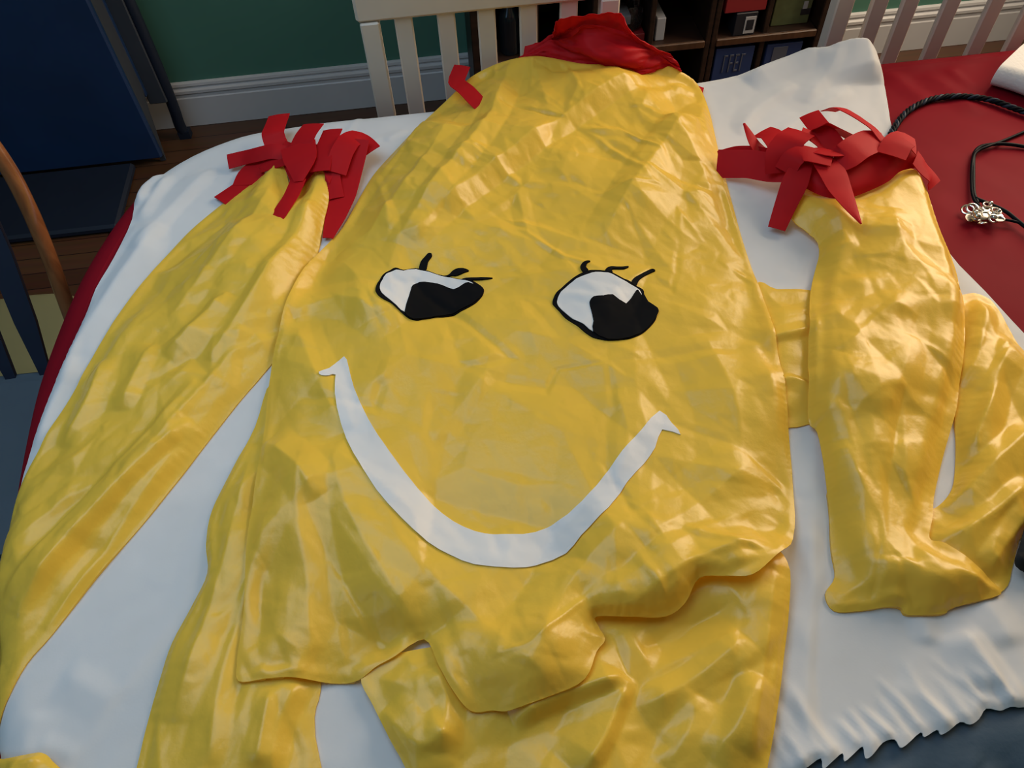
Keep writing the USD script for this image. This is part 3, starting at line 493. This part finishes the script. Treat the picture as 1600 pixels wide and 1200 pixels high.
# red collar at the top of the body: a standing ruffle, open at the top
def sheet3(rows, nu=6, nv=6, thick=.0015, rumple=0., seed=0):
    """smooth surface through rows of 3-D points, with thickness"""
    R = [spline(r, nu) for r in rows]; A = np.stack(R); k = A.shape[1]
    A = np.stack([spline(A[:, i], nv) for i in range(k)], 1); a, b = A.shape[:2]
    du = np.gradient(A, axis=1); dv = np.gradient(A, axis=0); n = np.cross(du, dv); n /= np.linalg.norm(n, axis=2, keepdims=True) + 1e-12
    if rumple: A = A + n * (rumple * crumple(*np.meshgrid(np.arange(b) * .012, np.arange(a) * .012), seed, ((.06, 1.), (.025, .4)), .5, 1.))[..., None]
    V = np.vstack([(A + n * thick / 2).reshape(-1, 3), (A - n * thick / 2).reshape(-1, 3)]); F = []; o = a * b
    for i in range(a - 1):
        for j in range(b - 1):
            p, q, r, s = i * b + j, i * b + j + 1, (i + 1) * b + j + 1, (i + 1) * b + j
            F += [(p, q, r), (p, r, s), (o + p, o + r, o + q), (o + p, o + s, o + r)]
    for i in range(a - 1):
        for j in (0, b - 1): p, s = i * b + j, (i + 1) * b + j; F += [(p, s, o + s), (p, o + s, o + p)]
    for j in range(b - 1):
        for i in (0, a - 1): p, q = i * b + j, i * b + j + 1; F += [(p, q, o + q), (p, o + q, o + p)]
    return (V, np.array(F))
front = sheet3([[(.172, 1.451, .792), (.228, 1.441, .800), (.286, 1.401, .800), (.344, 1.366, .798), (.407, 1.358, .794), (.464, 1.380, .790), (.499, 1.383, .776)],
                [(.180, 1.454, .803), (.228, 1.443, .815), (.286, 1.404, .815), (.344, 1.370, .812), (.407, 1.363, .806), (.463, 1.377, .800), (.492, 1.364, .788)],
                [(.198, 1.471, .808), (.241, 1.457, .828), (.276, 1.410, .834), (.316, 1.368, .840), (.383, 1.354, .830), (.449, 1.382, .815), (.489, 1.368, .797)],
                [(.227, 1.478, .812), (.253, 1.452, .840), (.274, 1.424, .850), (.306, 1.399, .868), (.368, 1.381, .856), (.437, 1.382, .832), (.481, 1.374, .808)],
                [(.257, 1.473, .820), (.265, 1.436, .860), (.280, 1.406, .872), (.307, 1.394, .886), (.358, 1.388, .876), (.412, 1.378, .850), (.468, 1.378, .818)]], 10, 10, rumple=.006, seed=3)
back = sheet3([[(.247, 1.464, .822), (.257, 1.460, .830), (.271, 1.452, .830), (.322, 1.455, .820), (.368, 1.451, .820), (.385, 1.416, .840), (.413, 1.400, .830), (.475, 1.381, .810)],
               [(.244, 1.426, .860), (.251, 1.425, .870), (.273, 1.425, .865), (.314, 1.427, .860), (.357, 1.419, .865), (.377, 1.396, .875), (.404, 1.389, .845), (.471, 1.378, .815)],
               [(.241, 1.399, .890), (.248, 1.400, .900), (.276, 1.394, .905), (.312, 1.390, .908), (.344, 1.391, .908), (.367, 1.383, .905), (.375, 1.372, .885), (.421, 1.385, .840)]], 10, 10, rumple=.003, seed=4)
obj('collar', [front, back], red_ny, cos_, smooth=True, label='red ruffled collar standing up at the top')
def zof(P, dz=.004):
    P = np.array(P, float); P[:, 2] += 0; return P
def streamer(P, w, parent, twist=0., taper=None): return obj('streamer', ribbon(P, w, twist=twist, taper=taper), red_ny, parent, smooth=40)
streamer([(.062, 1.446, .800), (.044, 1.408, .790), (.062, 1.366, .797), (.076, 1.337, .793), (.090, 1.317, .786)], .034, cos_, [0, 0, 0, 0, 0])
streamer([(.510, 1.348, .762), (.522, 1.344, .760), (.535, 1.338, .757)], .02, cos_)
# left cuff: red band inside the two lobes, and its streamers
obj('cuff', sheet3([[(-.297, 1.234, .782), (-.286, 1.200, .772), (-.267, 1.151, .766), (-.245, 1.169, .776), (-.222, 1.185, .786), (-.207, 1.146, .778)], [(-.293, 1.250, .790), (-.274, 1.221, .786), (-.258, 1.197, .782), (-.236, 1.204, .788), (-.214, 1.206, .792), (-.198, 1.171, .782)], [(-.286, 1.269, .792), (-.266, 1.248, .796), (-.249, 1.233, .796), (-.230, 1.242, .796), (-.209, 1.226, .796), (-.195, 1.194, .784)]]), red_ny, sleeve, smooth=40)
for P, w, tw, tp in (([(-.296, 1.248, .780), (-.306, 1.272, .790), (-.309, 1.286, .800), (-.305, 1.309, .800), (-.301, 1.350, .795)], .042, 6, None), ([(-.287, 1.239, .786), (-.310, 1.245, .790), (-.342, 1.250, .782), (-.371, 1.262, .770), (-.400, 1.261, .766)], .030, 25, None),
                     ([(-.288, 1.236, .782), (-.313, 1.235, .778), (-.340, 1.238, .768), (-.356, 1.222, .762), (-.361, 1.192, .760)], .055, 0, None), ([(-.347, 1.219, .759), (-.374, 1.190, .759), (-.408, 1.159, .758)], .034, 0, None),
                     ([(-.256, 1.209, .790), (-.255, 1.237, .800), (-.245, 1.262, .806), (-.232, 1.294, .804)], .044, 10, None), ([(-.260, 1.241, .800), (-.254, 1.196, .799), (-.259, 1.149, .788)], .066, -8, [1, .95, .25]), ([(-.260, 1.159, .786), (-.271, 1.119, .784), (-.285, 1.077, .788), (-.304, 1.039, .784)], .030, -8, None),
                     ([(-.221, 1.169, .790), (-.216, 1.202, .798), (-.206, 1.239, .800), (-.197, 1.279, .798)], .038, 8, None), ([(-.195, 1.167, .785), (-.180, 1.204, .800), (-.166, 1.228, .806), (-.154, 1.246, .800), (-.142, 1.238, .790), (-.129, 1.216, .785)], .040, -15, None),
                     ([(-.151, 1.235, .802), (-.159, 1.210, .790), (-.171, 1.176, .775), (-.184, 1.126, .766), (-.199, 1.073, .762), (-.212, 1.024, .760)], .046, 0, [1, 1, 1, 1, .8, .4]), ([(-.198, 1.187, .790), (-.201, 1.159, .778), (-.196, 1.117, .768)], .028, 0, None)):
    streamer(P, w, sleeve, tw, tp)
# right cuff and its streamers
obj('cuff', sheet3([[(.593, 1.003, .788), (.605, .977, .790), (.627, .948, .792), (.659, .939, .792), (.698, .949, .792), (.739, .963, .796), (.768, .981, .800), (.801, .991, .796)], [(.587, 1.010, .802), (.603, .987, .804), (.627, .958, .805), (.658, .948, .805), (.694, .955, .805), (.736, .972, .808), (.765, .990, .812), (.795, .994, .810)], [(.587, 1.036, .804), (.609, 1.004, .812), (.632, .978, .815), (.665, .966, .815), (.708, .978, .818), (.747, .994, .824), (.775, 1.007, .824), (.799, .999, .815)], [(.589, 1.059, .800), (.619, 1.026, .815), (.639, 1.002, .822), (.678, .988, .822), (.717, 1.001, .828), (.750, 1.018, .835), (.775, 1.037, .836), (.800, 1.016, .822)]]), red_ny, sleeve_r, smooth=40)
for P, w, tw, tp in (([(.584, 1.017, .805), (.562, 1.034, .795), (.534, 1.064, .785), (.505, 1.078, .778), (.485, 1.086, .775)], .050, 40, None), ([(.587, 1.084, .785), (.554, 1.094, .790), (.524, 1.106, .785), (.491, 1.104, .780)], .014, 60, None),
                     ([(.565, 1.088, .785), (.552, 1.099, .800), (.543, 1.139, .815)], .034, 0, [1.1, .7, .12]), ([(.590, 1.062, .800), (.581, 1.073, .815), (.584, 1.106, .810), (.576, 1.129, .800)], .040, 10, None),
                     ([(.570, 1.012, .800), (.571, 1.032, .825), (.591, 1.050, .840), (.616, 1.067, .838)], .052, 10, None), ([(.616, 1.067, .838), (.631, 1.057, .835), (.649, 1.043, .825), (.657, 1.020, .822)], .036, 10, None), ([(.668, 1.021, .825), (.658, 1.049, .835), (.650, 1.079, .838), (.652, 1.122, .832)], .034, 20, None),
                     ([(.636, 1.067, .838), (.659, 1.071, .845), (.678, 1.053, .840), (.701, 1.038, .832), (.721, 1.045, .830)], .034, 50, None), ([(.689, 1.126, .830), (.700, 1.113, .845), (.715, 1.079, .848), (.737, 1.053, .840), (.750, 1.031, .828)], .042, 28, None),
                     ([(.749, 1.021, .830), (.720, 1.020, .840), (.686, 1.001, .845), (.663, .988, .840), (.649, .990, .830)], .050, 10, None), ([(.611, 1.014, .825), (.593, .993, .822), (.578, .972, .810), (.560, .948, .785), (.538, .915, .764)], .036, 0, [.6, 1, 1.2, 1, .8]),
                     ([(.632, .997, .832), (.633, .959, .830), (.633, .927, .824), (.631, .883, .826), (.632, .840, .826)], .046, 0, [1, 1, .85, .5, .05]), ([(.795, .995, .815), (.810, .984, .800), (.827, .978, .785), (.834, .967, .772)], .040, 0, None),
                     ([(.738, .980, .836), (.757, 1.003, .842), (.777, 1.017, .840), (.797, 1.008, .826)], .048, 0, None), ([(.606, 1.032, .820), (.622, 1.019, .835), (.644, 1.001, .838), (.669, 1.004, .835)], .03, 15, None), ([(.571, 1.002, .810), (.581, 1.009, .830), (.598, 1.012, .838), (.640, .987, .836)], .04, 5, None)):
    streamer(P, w, sleeve_r, tw, tp)

# ------------------------------------------------------------------ small things on the table
tip = cloth('tip', [(-.601, .257), (-.558, .250), (-.527, .249), (-.509, .248), (-.496, .238), (-.476, .214), (-.501, .179), (-.581, .190)], thick=.012, seed=71, octs=((.04, .004), (.015, .001)), ridges=[([(-.505, .244), (-.524, .238), (-.541, .228)], .008, .015, .02)])
tag(obj('nylon_scrap', tip, yellow, None, smooth=True), 'small folded yellow nylon end poking in at the bottom left corner', 'fabric')
bag = cloth('bag', [(.667, .365), (.641, .339), (.619, .311), (.611, .298), (.621, .288), (.655, .276), (.719, .276), (.768, .328), (.739, .363)], thick=.02, seed=73, octs=((.03, .002),))
tag(obj('black_pouch', bag, black_m, None, smooth=True), 'black cloth pouch at the right edge beside the bent sleeve', 'pouch')
def hanging():
    step = .006; gx, gy = np.meshgrid(np.arange(.19, .80, step), np.arange(-.16, .168, step)); a, b = gx.shape
    lim = .150 + .02 * np.clip((gx - .3) / .3, 0, 1)
    y = np.minimum(gy, lim - .0003 * (b - np.arange(b))[None, :] / b)
    cr = crumple(gx, y, 77, ((.07, .010), (.03, .004), (.012, .0012)), .5, 1.6) + creases(gx, y, 79, .06, .3, .006, .5, 1.8)
    z = TZ + .0006 + (cr + .012) * np.clip((.118 - y) / .03, 0, 1)
    V = drape(np.column_stack([gx.ravel(), y.ravel(), z.ravel()])); i, j = np.meshgrid(np.arange(a - 1), np.arange(b - 1), indexing='ij'); p = (i * b + j).ravel()
    F = np.vstack([np.stack([p, p + 1, p + b + 1], 1), np.stack([p, p + b + 1, p + b], 1)])
    return [(V, F), (V - [0, 0, .0004], F[:, ::-1])]
tag(obj('blue_grey_cloth', hanging(), bluegrey, None, smooth=True), 'crumpled blue grey cloth hanging off the table front below the gathered hem', 'cloth')

# necklace: braided cord, thin cords and a cluster of silver charms
nk = thing('necklace', 'black braided cord necklace with silver charm cluster lying on the red cloth', 'necklace', (.95, 1.0, TZ))
C0 = spline([(.821, 1.114, .758), (.845, 1.147, .757), (.883, 1.187, .757), (.923, 1.214, .757), (.969, 1.230, .757), (1.017, 1.228, .757), (1.065, 1.208, .757), (1.094, 1.176, .757), (1.140, 1.122, .757)], 16)
Lc = np.r_[0, np.cumsum(np.linalg.norm(np.diff(C0, axis=0), axis=1))]
tt = np.gradient(C0, axis=0); tt /= np.linalg.norm(tt, axis=1, keepdims=True); sdv = np.cross(tt, [0, 0, 1.])
for k, mt in ((0, cord_m), (1, cord_blue), (2, cord_m)):
    ph = Lc / .034 * 2 * np.pi + k * 2 * np.pi / 3
    obj('braid_strand', tube(C0 + sdv * (.0034 * np.cos(ph))[:, None] + np.array([0, 0, 1.]) * (.0026 * np.sin(ph) + .0008)[:, None], .0032, 8), mt, nk, smooth=True)
for P, r in (([(1.144, 1.126, .754), (1.081, 1.104, .754), (1.034, 1.087, .754), (.993, 1.071, .758), (.969, 1.063, .756), (.953, 1.048, .755), (.932, 1.012, .754), (.909, .966, .754), (.899, .939, .755), (.896, .919, .758)], .0026), ([(1.103, 1.034, .754), (1.057, 1.062, .755), (1.026, 1.074, .756), (.998, 1.078, .755), (.978, 1.074, .754), (.960, 1.057, .753), (.933, 1.008, .754), (.909, .959, .754), (.899, .928, .756)], .0034),
             ([(.902, .941, .756), (.918, .925, .755), (.933, .901, .757), (.941, .875, .757), (.959, .809, .757)], .0034), ([(.914, .883, .758), (.935, .874, .757), (.945, .863, .757), (.967, .823, .757)], .0024)):
    obj('cord', tube(spline(P, 8), r, 8), cord_m, nk, smooth=True)
pend = [(.891, .895, .757)][0]
ch = obj('pendant', trimesh.creation.icosphere(2, .010).apply_transform(np.diag([1.3, 1.1, .5, 1])).apply_translation(pend), silver, nk, smooth=True, label='silver openwork pendant')
rng = np.random.default_rng(4)
for i in range(30):
    q = np.array(pend) + [rng.uniform(-.022, .026), rng.uniform(-.024, .022), rng.uniform(-.002, .009)]
    if i % 4 == 0: m = trimesh.creation.icosphere(2, rng.uniform(.0035, .0058))
    elif i % 4 == 1: m = trimesh.creation.torus(rng.uniform(.006, .009), .0018, 20, 8)
    elif i % 4 == 2: m = trimesh.creation.cylinder(rng.uniform(.005, .007), .002, sections=20)
    else: m = trimesh.creation.torus(rng.uniform(.004, .006), .0016, 18, 8)
    m.apply_transform(trimesh.transformations.rotation_matrix(rng.uniform(-.9, .9), rng.normal(size=3))); m.apply_translation(q); obj('charm', m, silver, ch, smooth=40)
q = np.array([(.867, .895, .756)][0]); m = trimesh.creation.cylinder(.0075, .0028, sections=28); m.apply_transform(trimesh.transformations.rotation_matrix(.35, [1, .3, 0])); m.apply_translation(q)
obj('charm', m, silver, ch, smooth=40)

# folded paper towel
pt = thing('paper_towel', 'folded white quilted paper towel at the right end of the red table', 'paper towel', (1.19, 1.24, TZ))
a = np.array([1.088, 1.252]); u = np.array([.085, -.115]); u /= np.linalg.norm(u); w = np.array([.80, .60])
def towel():
    prof = []
    for th in np.linspace(-np.pi / 2, np.pi / 2, 9): prof.append((.020 - .020 * math.cos(th), .024 + .022 * math.sin(th)))
    prof = [(.17, .003)] + prof + [(.09, .050), (.17, .046)]
    V, F = [], []; ns = 13
    for i in range(ns):
        s = i / (ns - 1) * .25
        for d, z in prof: V.append((*(a + w * d + np.array([.60, -.80]) * s + w * .004 * math.sin(s * 30)), TZ + z + .002 * math.sin(s * 22)))
    k = len(prof)
    for i in range(ns - 1):
        for j in range(k): F += [(i * k + j, i * k + (j + 1) % k, (i + 1) * k + (j + 1) % k), (i * k + j, (i + 1) * k + (j + 1) % k, (i + 1) * k + j)]
    for j in range(1, k - 1): F += [(0, j + 1, j), ((ns - 1) * k, (ns - 1) * k + j, (ns - 1) * k + j + 1)]
    return (np.array(V), np.array(F))
obj('folded_sheet', towel(), paper, pt, smooth=40)

# ------------------------------------------------------------------ white slat-back chairs beyond the table
def slat_chair(x0, x1, slats, yb, label, top=.925, rail=.085):
    c = thing('slat_chair', label, 'chair', ((x0 + x1) / 2, yb - .2, 0))
    for x in (x0 + .019, x1 - .019):
        obj('back_post', bar((x, yb, 0), (x, yb, top - rail), .038, .032, (0, 1, 0)), cream, c)
        obj('front_leg', bar((x, yb - .40, 0), (x, yb - .40, .43), .038, .038, (0, 1, 0)), cream, c)
        obj('side_rail', box(x - .012, x + .012, yb - .385, yb - .016, .37, .43), cream, c)
    for x in slats: obj('slat', bar((x, yb, .46), (x, yb, top - rail + .002), .036, .014, (0, 1, 0)), cream, c)
    obj('top_rail', box(x0 - .006, x1 + .006, yb - .014, yb + .016, top - rail, top, .006), cream, c)
    obj('lower_rail', box(x0 + .03, x1 - .03, yb - .011, yb + .011, .43, .47), cream, c)
    obj('seat', box(x0 - .01, x1 + .01, yb - .43, yb - .012, .43, .455, .008), cream, c)
slat_chair(-.128, .388, (-.043, .041, .121, .205, .287), 1.50, 'cream slat-back chair behind the costume collar, left of the bookcase', .970, .085)
slat_chair(.833, 1.378, (.933, 1.001, 1.095, 1.197, 1.286), 1.472, 'cream slat-back chair behind the bare red end of the table', .985, .085)

# ------------------------------------------------------------------ bookcase and what it holds
FY, BY = 2.30, 2.59
bc = thing('bookcase', 'dark brown cubby bookcase against the green wall between the chairs', 'bookcase', (.73, 2.45, 0))
for x in (.155, .525, .905, .925, 1.293): obj('side_panel', box(x - .009 if x not in (.155, 1.293) else x - .02, x + .009 if x not in (.155, 1.293) else x + .02, FY, BY, 0, .78), dark_wood, bc)
for x in (.34, .715, 1.10): obj('divider', box(x - .009, x + .009, FY + .012, BY, .03, .78), dark_wood, bc)
for x0, x1 in ((.175, .516), (.534, .896), (.934, 1.273)):
    for z in (.03, .285, .52):
        s = obj('shelf', box(x0, x1, FY + .004, BY, z - .012, z + .012), dark_wood, bc)
        obj('front_edge', box(x0, x1, FY - .002, FY + .008, z - .0125, z + .0125), shelf_wood, s)
obj('top_panel', box(.135, 1.313, FY - .01, BY, .78, .80), dark_wood, bc)
obj('back_panel', box(.15, 1.29, BY, BY + .012, 0, .78), dark_wood, bc)
SH = .2972
def boxthing(name, x0, x1, y0, y1, z0, z1, mat, label, cat_, parts=(), group=None):
    t = thing(name, label, cat_, ((x0 + x1) / 2, (y0 + y1) / 2, z0), group=group)
    obj('carton', box(x0, x1, y0, y1, z0, z1, .002), mat, t)
    for nm, m, b in parts: obj(nm, box(*b, r=.0005), m, t)
    return t
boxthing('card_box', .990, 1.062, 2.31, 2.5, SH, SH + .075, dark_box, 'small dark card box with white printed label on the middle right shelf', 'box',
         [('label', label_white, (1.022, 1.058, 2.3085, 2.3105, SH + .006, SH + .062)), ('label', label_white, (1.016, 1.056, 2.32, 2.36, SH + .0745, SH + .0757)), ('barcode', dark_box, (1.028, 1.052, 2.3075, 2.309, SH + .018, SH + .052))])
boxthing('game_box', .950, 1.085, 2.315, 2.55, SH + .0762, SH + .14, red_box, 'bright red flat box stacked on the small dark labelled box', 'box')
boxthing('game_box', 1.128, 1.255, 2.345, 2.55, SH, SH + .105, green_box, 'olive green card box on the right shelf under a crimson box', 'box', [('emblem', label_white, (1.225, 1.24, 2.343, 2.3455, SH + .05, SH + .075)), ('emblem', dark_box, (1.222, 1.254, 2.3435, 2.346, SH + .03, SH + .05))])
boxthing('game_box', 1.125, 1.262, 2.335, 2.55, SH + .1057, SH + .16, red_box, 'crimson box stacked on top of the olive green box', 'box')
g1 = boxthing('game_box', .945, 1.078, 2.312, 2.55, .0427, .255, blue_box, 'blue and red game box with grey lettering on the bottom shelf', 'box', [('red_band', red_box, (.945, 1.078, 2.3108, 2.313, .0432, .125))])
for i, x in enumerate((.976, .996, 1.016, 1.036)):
    obj('lettering', cat([box(x, x + .004, 2.3095, 2.3125, .17, .232, .0005)] + ([box(x + .004, x + .013, 2.3095, 2.3125, z, z + .006, .0005) for z in ((.226,), (.226, .198), (.226, .198, .17), (.226,))[i]])), shaded_grey_print, g1)
boxthing('game_box', 1.122, 1.245, 2.315, 2.55, .0427, .25, blue_box, 'blue and red game box with a white label on the bottom right shelf', 'box', [('red_band', red_box, (1.122, 1.245, 2.3138, 2.316, .0432, .125)), ('label', shaded_grey_print, (1.145, 1.195, 2.3132, 2.3155, .16, .24))])
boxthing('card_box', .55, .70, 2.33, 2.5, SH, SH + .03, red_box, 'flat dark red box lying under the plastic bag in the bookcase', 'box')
bagv = trimesh.creation.icosphere(4, 1.0); vv = np.array(bagv.vertices); vv = np.sign(vv) * np.abs(vv) ** .6
vv *= (1 + .25 * (meshkit.fbm(vv * 3.1 + 7, 4, 3) - .5))[:, None]; vv[:, 2] = np.maximum(vv[:, 2], -.8)
bagm = (vv * [.072, .075, .05] + [.627, 2.41, SH + .03 + .0405], np.array(bagv.faces))
tag(obj('plastic_bag', bagm, film, None, smooth=30), 'crumpled clear plastic bag on the shelf behind the red collar', 'plastic bag')
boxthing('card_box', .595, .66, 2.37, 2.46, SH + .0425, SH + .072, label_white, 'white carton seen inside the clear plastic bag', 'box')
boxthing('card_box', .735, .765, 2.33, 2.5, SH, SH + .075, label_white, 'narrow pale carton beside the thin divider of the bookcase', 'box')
bt = thing('bottle', 'dark glass bottle glinting between the chair slats', 'bottle', (.262, 2.36, SH))
prof = [(0, 0), (.03, 0), (.033, .006), (.033, .12), (.028, .14), (.013, .165), (.012, .195), (0, .195)]
bm = trimesh.creation.revolve(np.array(prof) * [1, .92], sections=28); bm.apply_translation([.262, 2.36, SH + .0005]); obj('body', bm, plain('dark_glass', (.01, .014, .018), .12, None, .05), bt, smooth=40)
cm = trimesh.creation.cylinder(.0135, .02, sections=24); cm.apply_translation([.262, 2.36, SH + .187]); obj('cap', cm, silver, bt, smooth=40)

# ------------------------------------------------------------------ left of the table
cb = thing('blue_cabinet', 'tall dark blue cabinet with a splayed back leg against the green wall', 'cabinet', (-1.4, 2.45, 0))
XR = -.962
obj('front_panel', box(-1.95, XR, 2.37, 2.395, .03, 1.25, .006), blue, cb)
sp = trimesh.creation.extrude_polygon(Polygon([(2.395, .005), (2.402, .005), (2.45, .17), (2.505, .30), (2.505, 1.25), (2.395, 1.25)]), .018)
sp.apply_transform(np.array([[0, 0, 1, XR - .02], [1, 0, 0, 0], [0, 1, 0, 0], [0, 0, 0, 1.]])); obj('side_panel', sp, blue_side, cb, label='slate grey side panel')
obj('back_panel', box(-1.95, XR, 2.475, 2.495, .2, 1.25, .003), blue, cb)
lg = spline([(XR + .045, 2.52, 1.25), (XR + .05, 2.52, .9), (XR + .058, 2.52, .5), (XR + .058, 2.52, .25), (XR + .052, 2.525, .12), (XR + .045, 2.53, .05), (XR + .048, 2.535, .012)], 6)
obj('back_leg', tube(lg, .019, 12), navy, cb, smooth=40)
obj('leg_foot', hull([(XR + .03 + dx, 2.515 + dy, z) for dx in (0, .04) for dy in (0, .035) for z in (0, .028)]), navy, cb)
obj('leg_bracket', box(XR - .01, XR + .05, 2.495, 2.515, .16, 1.2), blue_side, cb)
obj('front_slab', box(-1.98, XR - .1, 2.04, 2.372, 0, .03, .01), navy, cb, label='low dark navy slab')  # thin dark navy slab on the floor ahead of the front panel

hc = thing('hoop_chair', 'bentwood hoop-back chair with flat spindles at the left of the table', 'chair', (-.93, .85, 0))
yb = lambda z: 1.04 + .3 * (z - .45)
hp = [(-.735, .46), (-.722, .6), (-.712, .7), (-.707, .80), (-.712, .88), (-.735, .955), (-.79, 1.02), (-.86, 1.05), (-.93, 1.06)]
hp = [(x - .013, z) for x, z in hp]
hp = hp + [(-1.886 - x, z) for x, z in hp[-2::-1]]
obj('hoop', tube(spline([(x, yb(z), z) for x, z in hp], 8), .0135, 12), hoop_wood, hc, smooth=True)
for xb, xt, zt in ((-.835, -.772, 1.00), (-.90, -.865, 1.042), (-.96, -.995, 1.042), (-1.025, -1.088, 1.0)):
    a, b = np.array([xb, yb(.455), .455]), np.array([xt, yb(zt), zt]); pts = []
    ts = (0, .25, .5, .75, 1); ws = (.008, .019, .021, .014, .006)
    d = (b - a) / np.linalg.norm(b - a); sd = np.cross(d, [0, 1, .3]); sd /= np.linalg.norm(sd); nn = np.cross(sd, d)
    V = np.vstack([[a + (b - a) * t + sd * (w * sx) + nn * (.005 * sy) for sx, sy in ((-1, -1), (1, -1), (1, 1), (-1, 1))] for t, w in zip(np.linspace(0, 1, 17), np.interp(np.linspace(0, 1, 17), ts, ws))])
    F = []
    for i in range(16):
        for j in range(4): k = (j + 1) % 4; F += [(i * 4 + j, i * 4 + k, i * 4 + 4 + k), (i * 4 + j, i * 4 + 4 + k, i * 4 + 4 + j)]
    F += [(0, 2, 1), (0, 3, 2), (64, 65, 66), (64, 66, 67)]
    obj('spindle', (V, np.array(F)), navy_wood, hc, smooth=30)
so = Polygon(spline([(-1.14, 1.03), (-.93, 1.075), (-.72, 1.03), (-.70, .80), (-.72, .62), (-.93, .60), (-1.14, .62), (-1.16, .80)], 6, closed=True))
sm = trimesh.creation.extrude_polygon(so, .03); sm.apply_translation([0, 0, .425]); obj('seat', sm, navy_wood, hc)
pad = so.buffer(-.012); pm = [trimesh.creation.extrude_polygon(pad.buffer(-.01 * k ** 2), .012) for k in range(3)]
for k, m in enumerate(pm): m.apply_translation([0, 0, .455 + .0118 * k])
obj('seat_pad', pm, seat_blue, hc, label='grey blue seat pad')
for x, y in ((-1.09, .67), (-.77, .67), (-1.09, .98), (-.77, .98)):
    obj('leg', tube([(x, y, .43), (x + .02 * np.sign(x + .93), y + .02 * np.sign(y - .83), .22), (x + .045 * np.sign(x + .93), y + .045 * np.sign(y - .83), 0)], [.014, .018, .011], 12), hoop_wood, hc, smooth=40)
def cushion(x0, x1, y0, y1, z0, z1):
    m = trimesh.creation.icosphere(4, 1.0); v = np.array(m.vertices); v = np.sign(v) * np.abs(v) ** np.array([.35, .35, .6])
    v *= (1 + .06 * (meshkit.fbm(v * 2.3 + 3, 3, 9) - .5))[:, None]
    return (v * [(x1 - x0) / 2, (y1 - y0) / 2, (z1 - z0) / 2] + [(x0 + x1) / 2, (y0 + y1) / 2, (z0 + z1) / 2], np.array(m.faces))
tag(obj('floor_cushion', cushion(-1.75, -1.08, 1.22, 1.75, 0, .06), pale_yellow, None, smooth=True), 'pale yellow floor cushion behind the hoop-back chair', 'cushion')
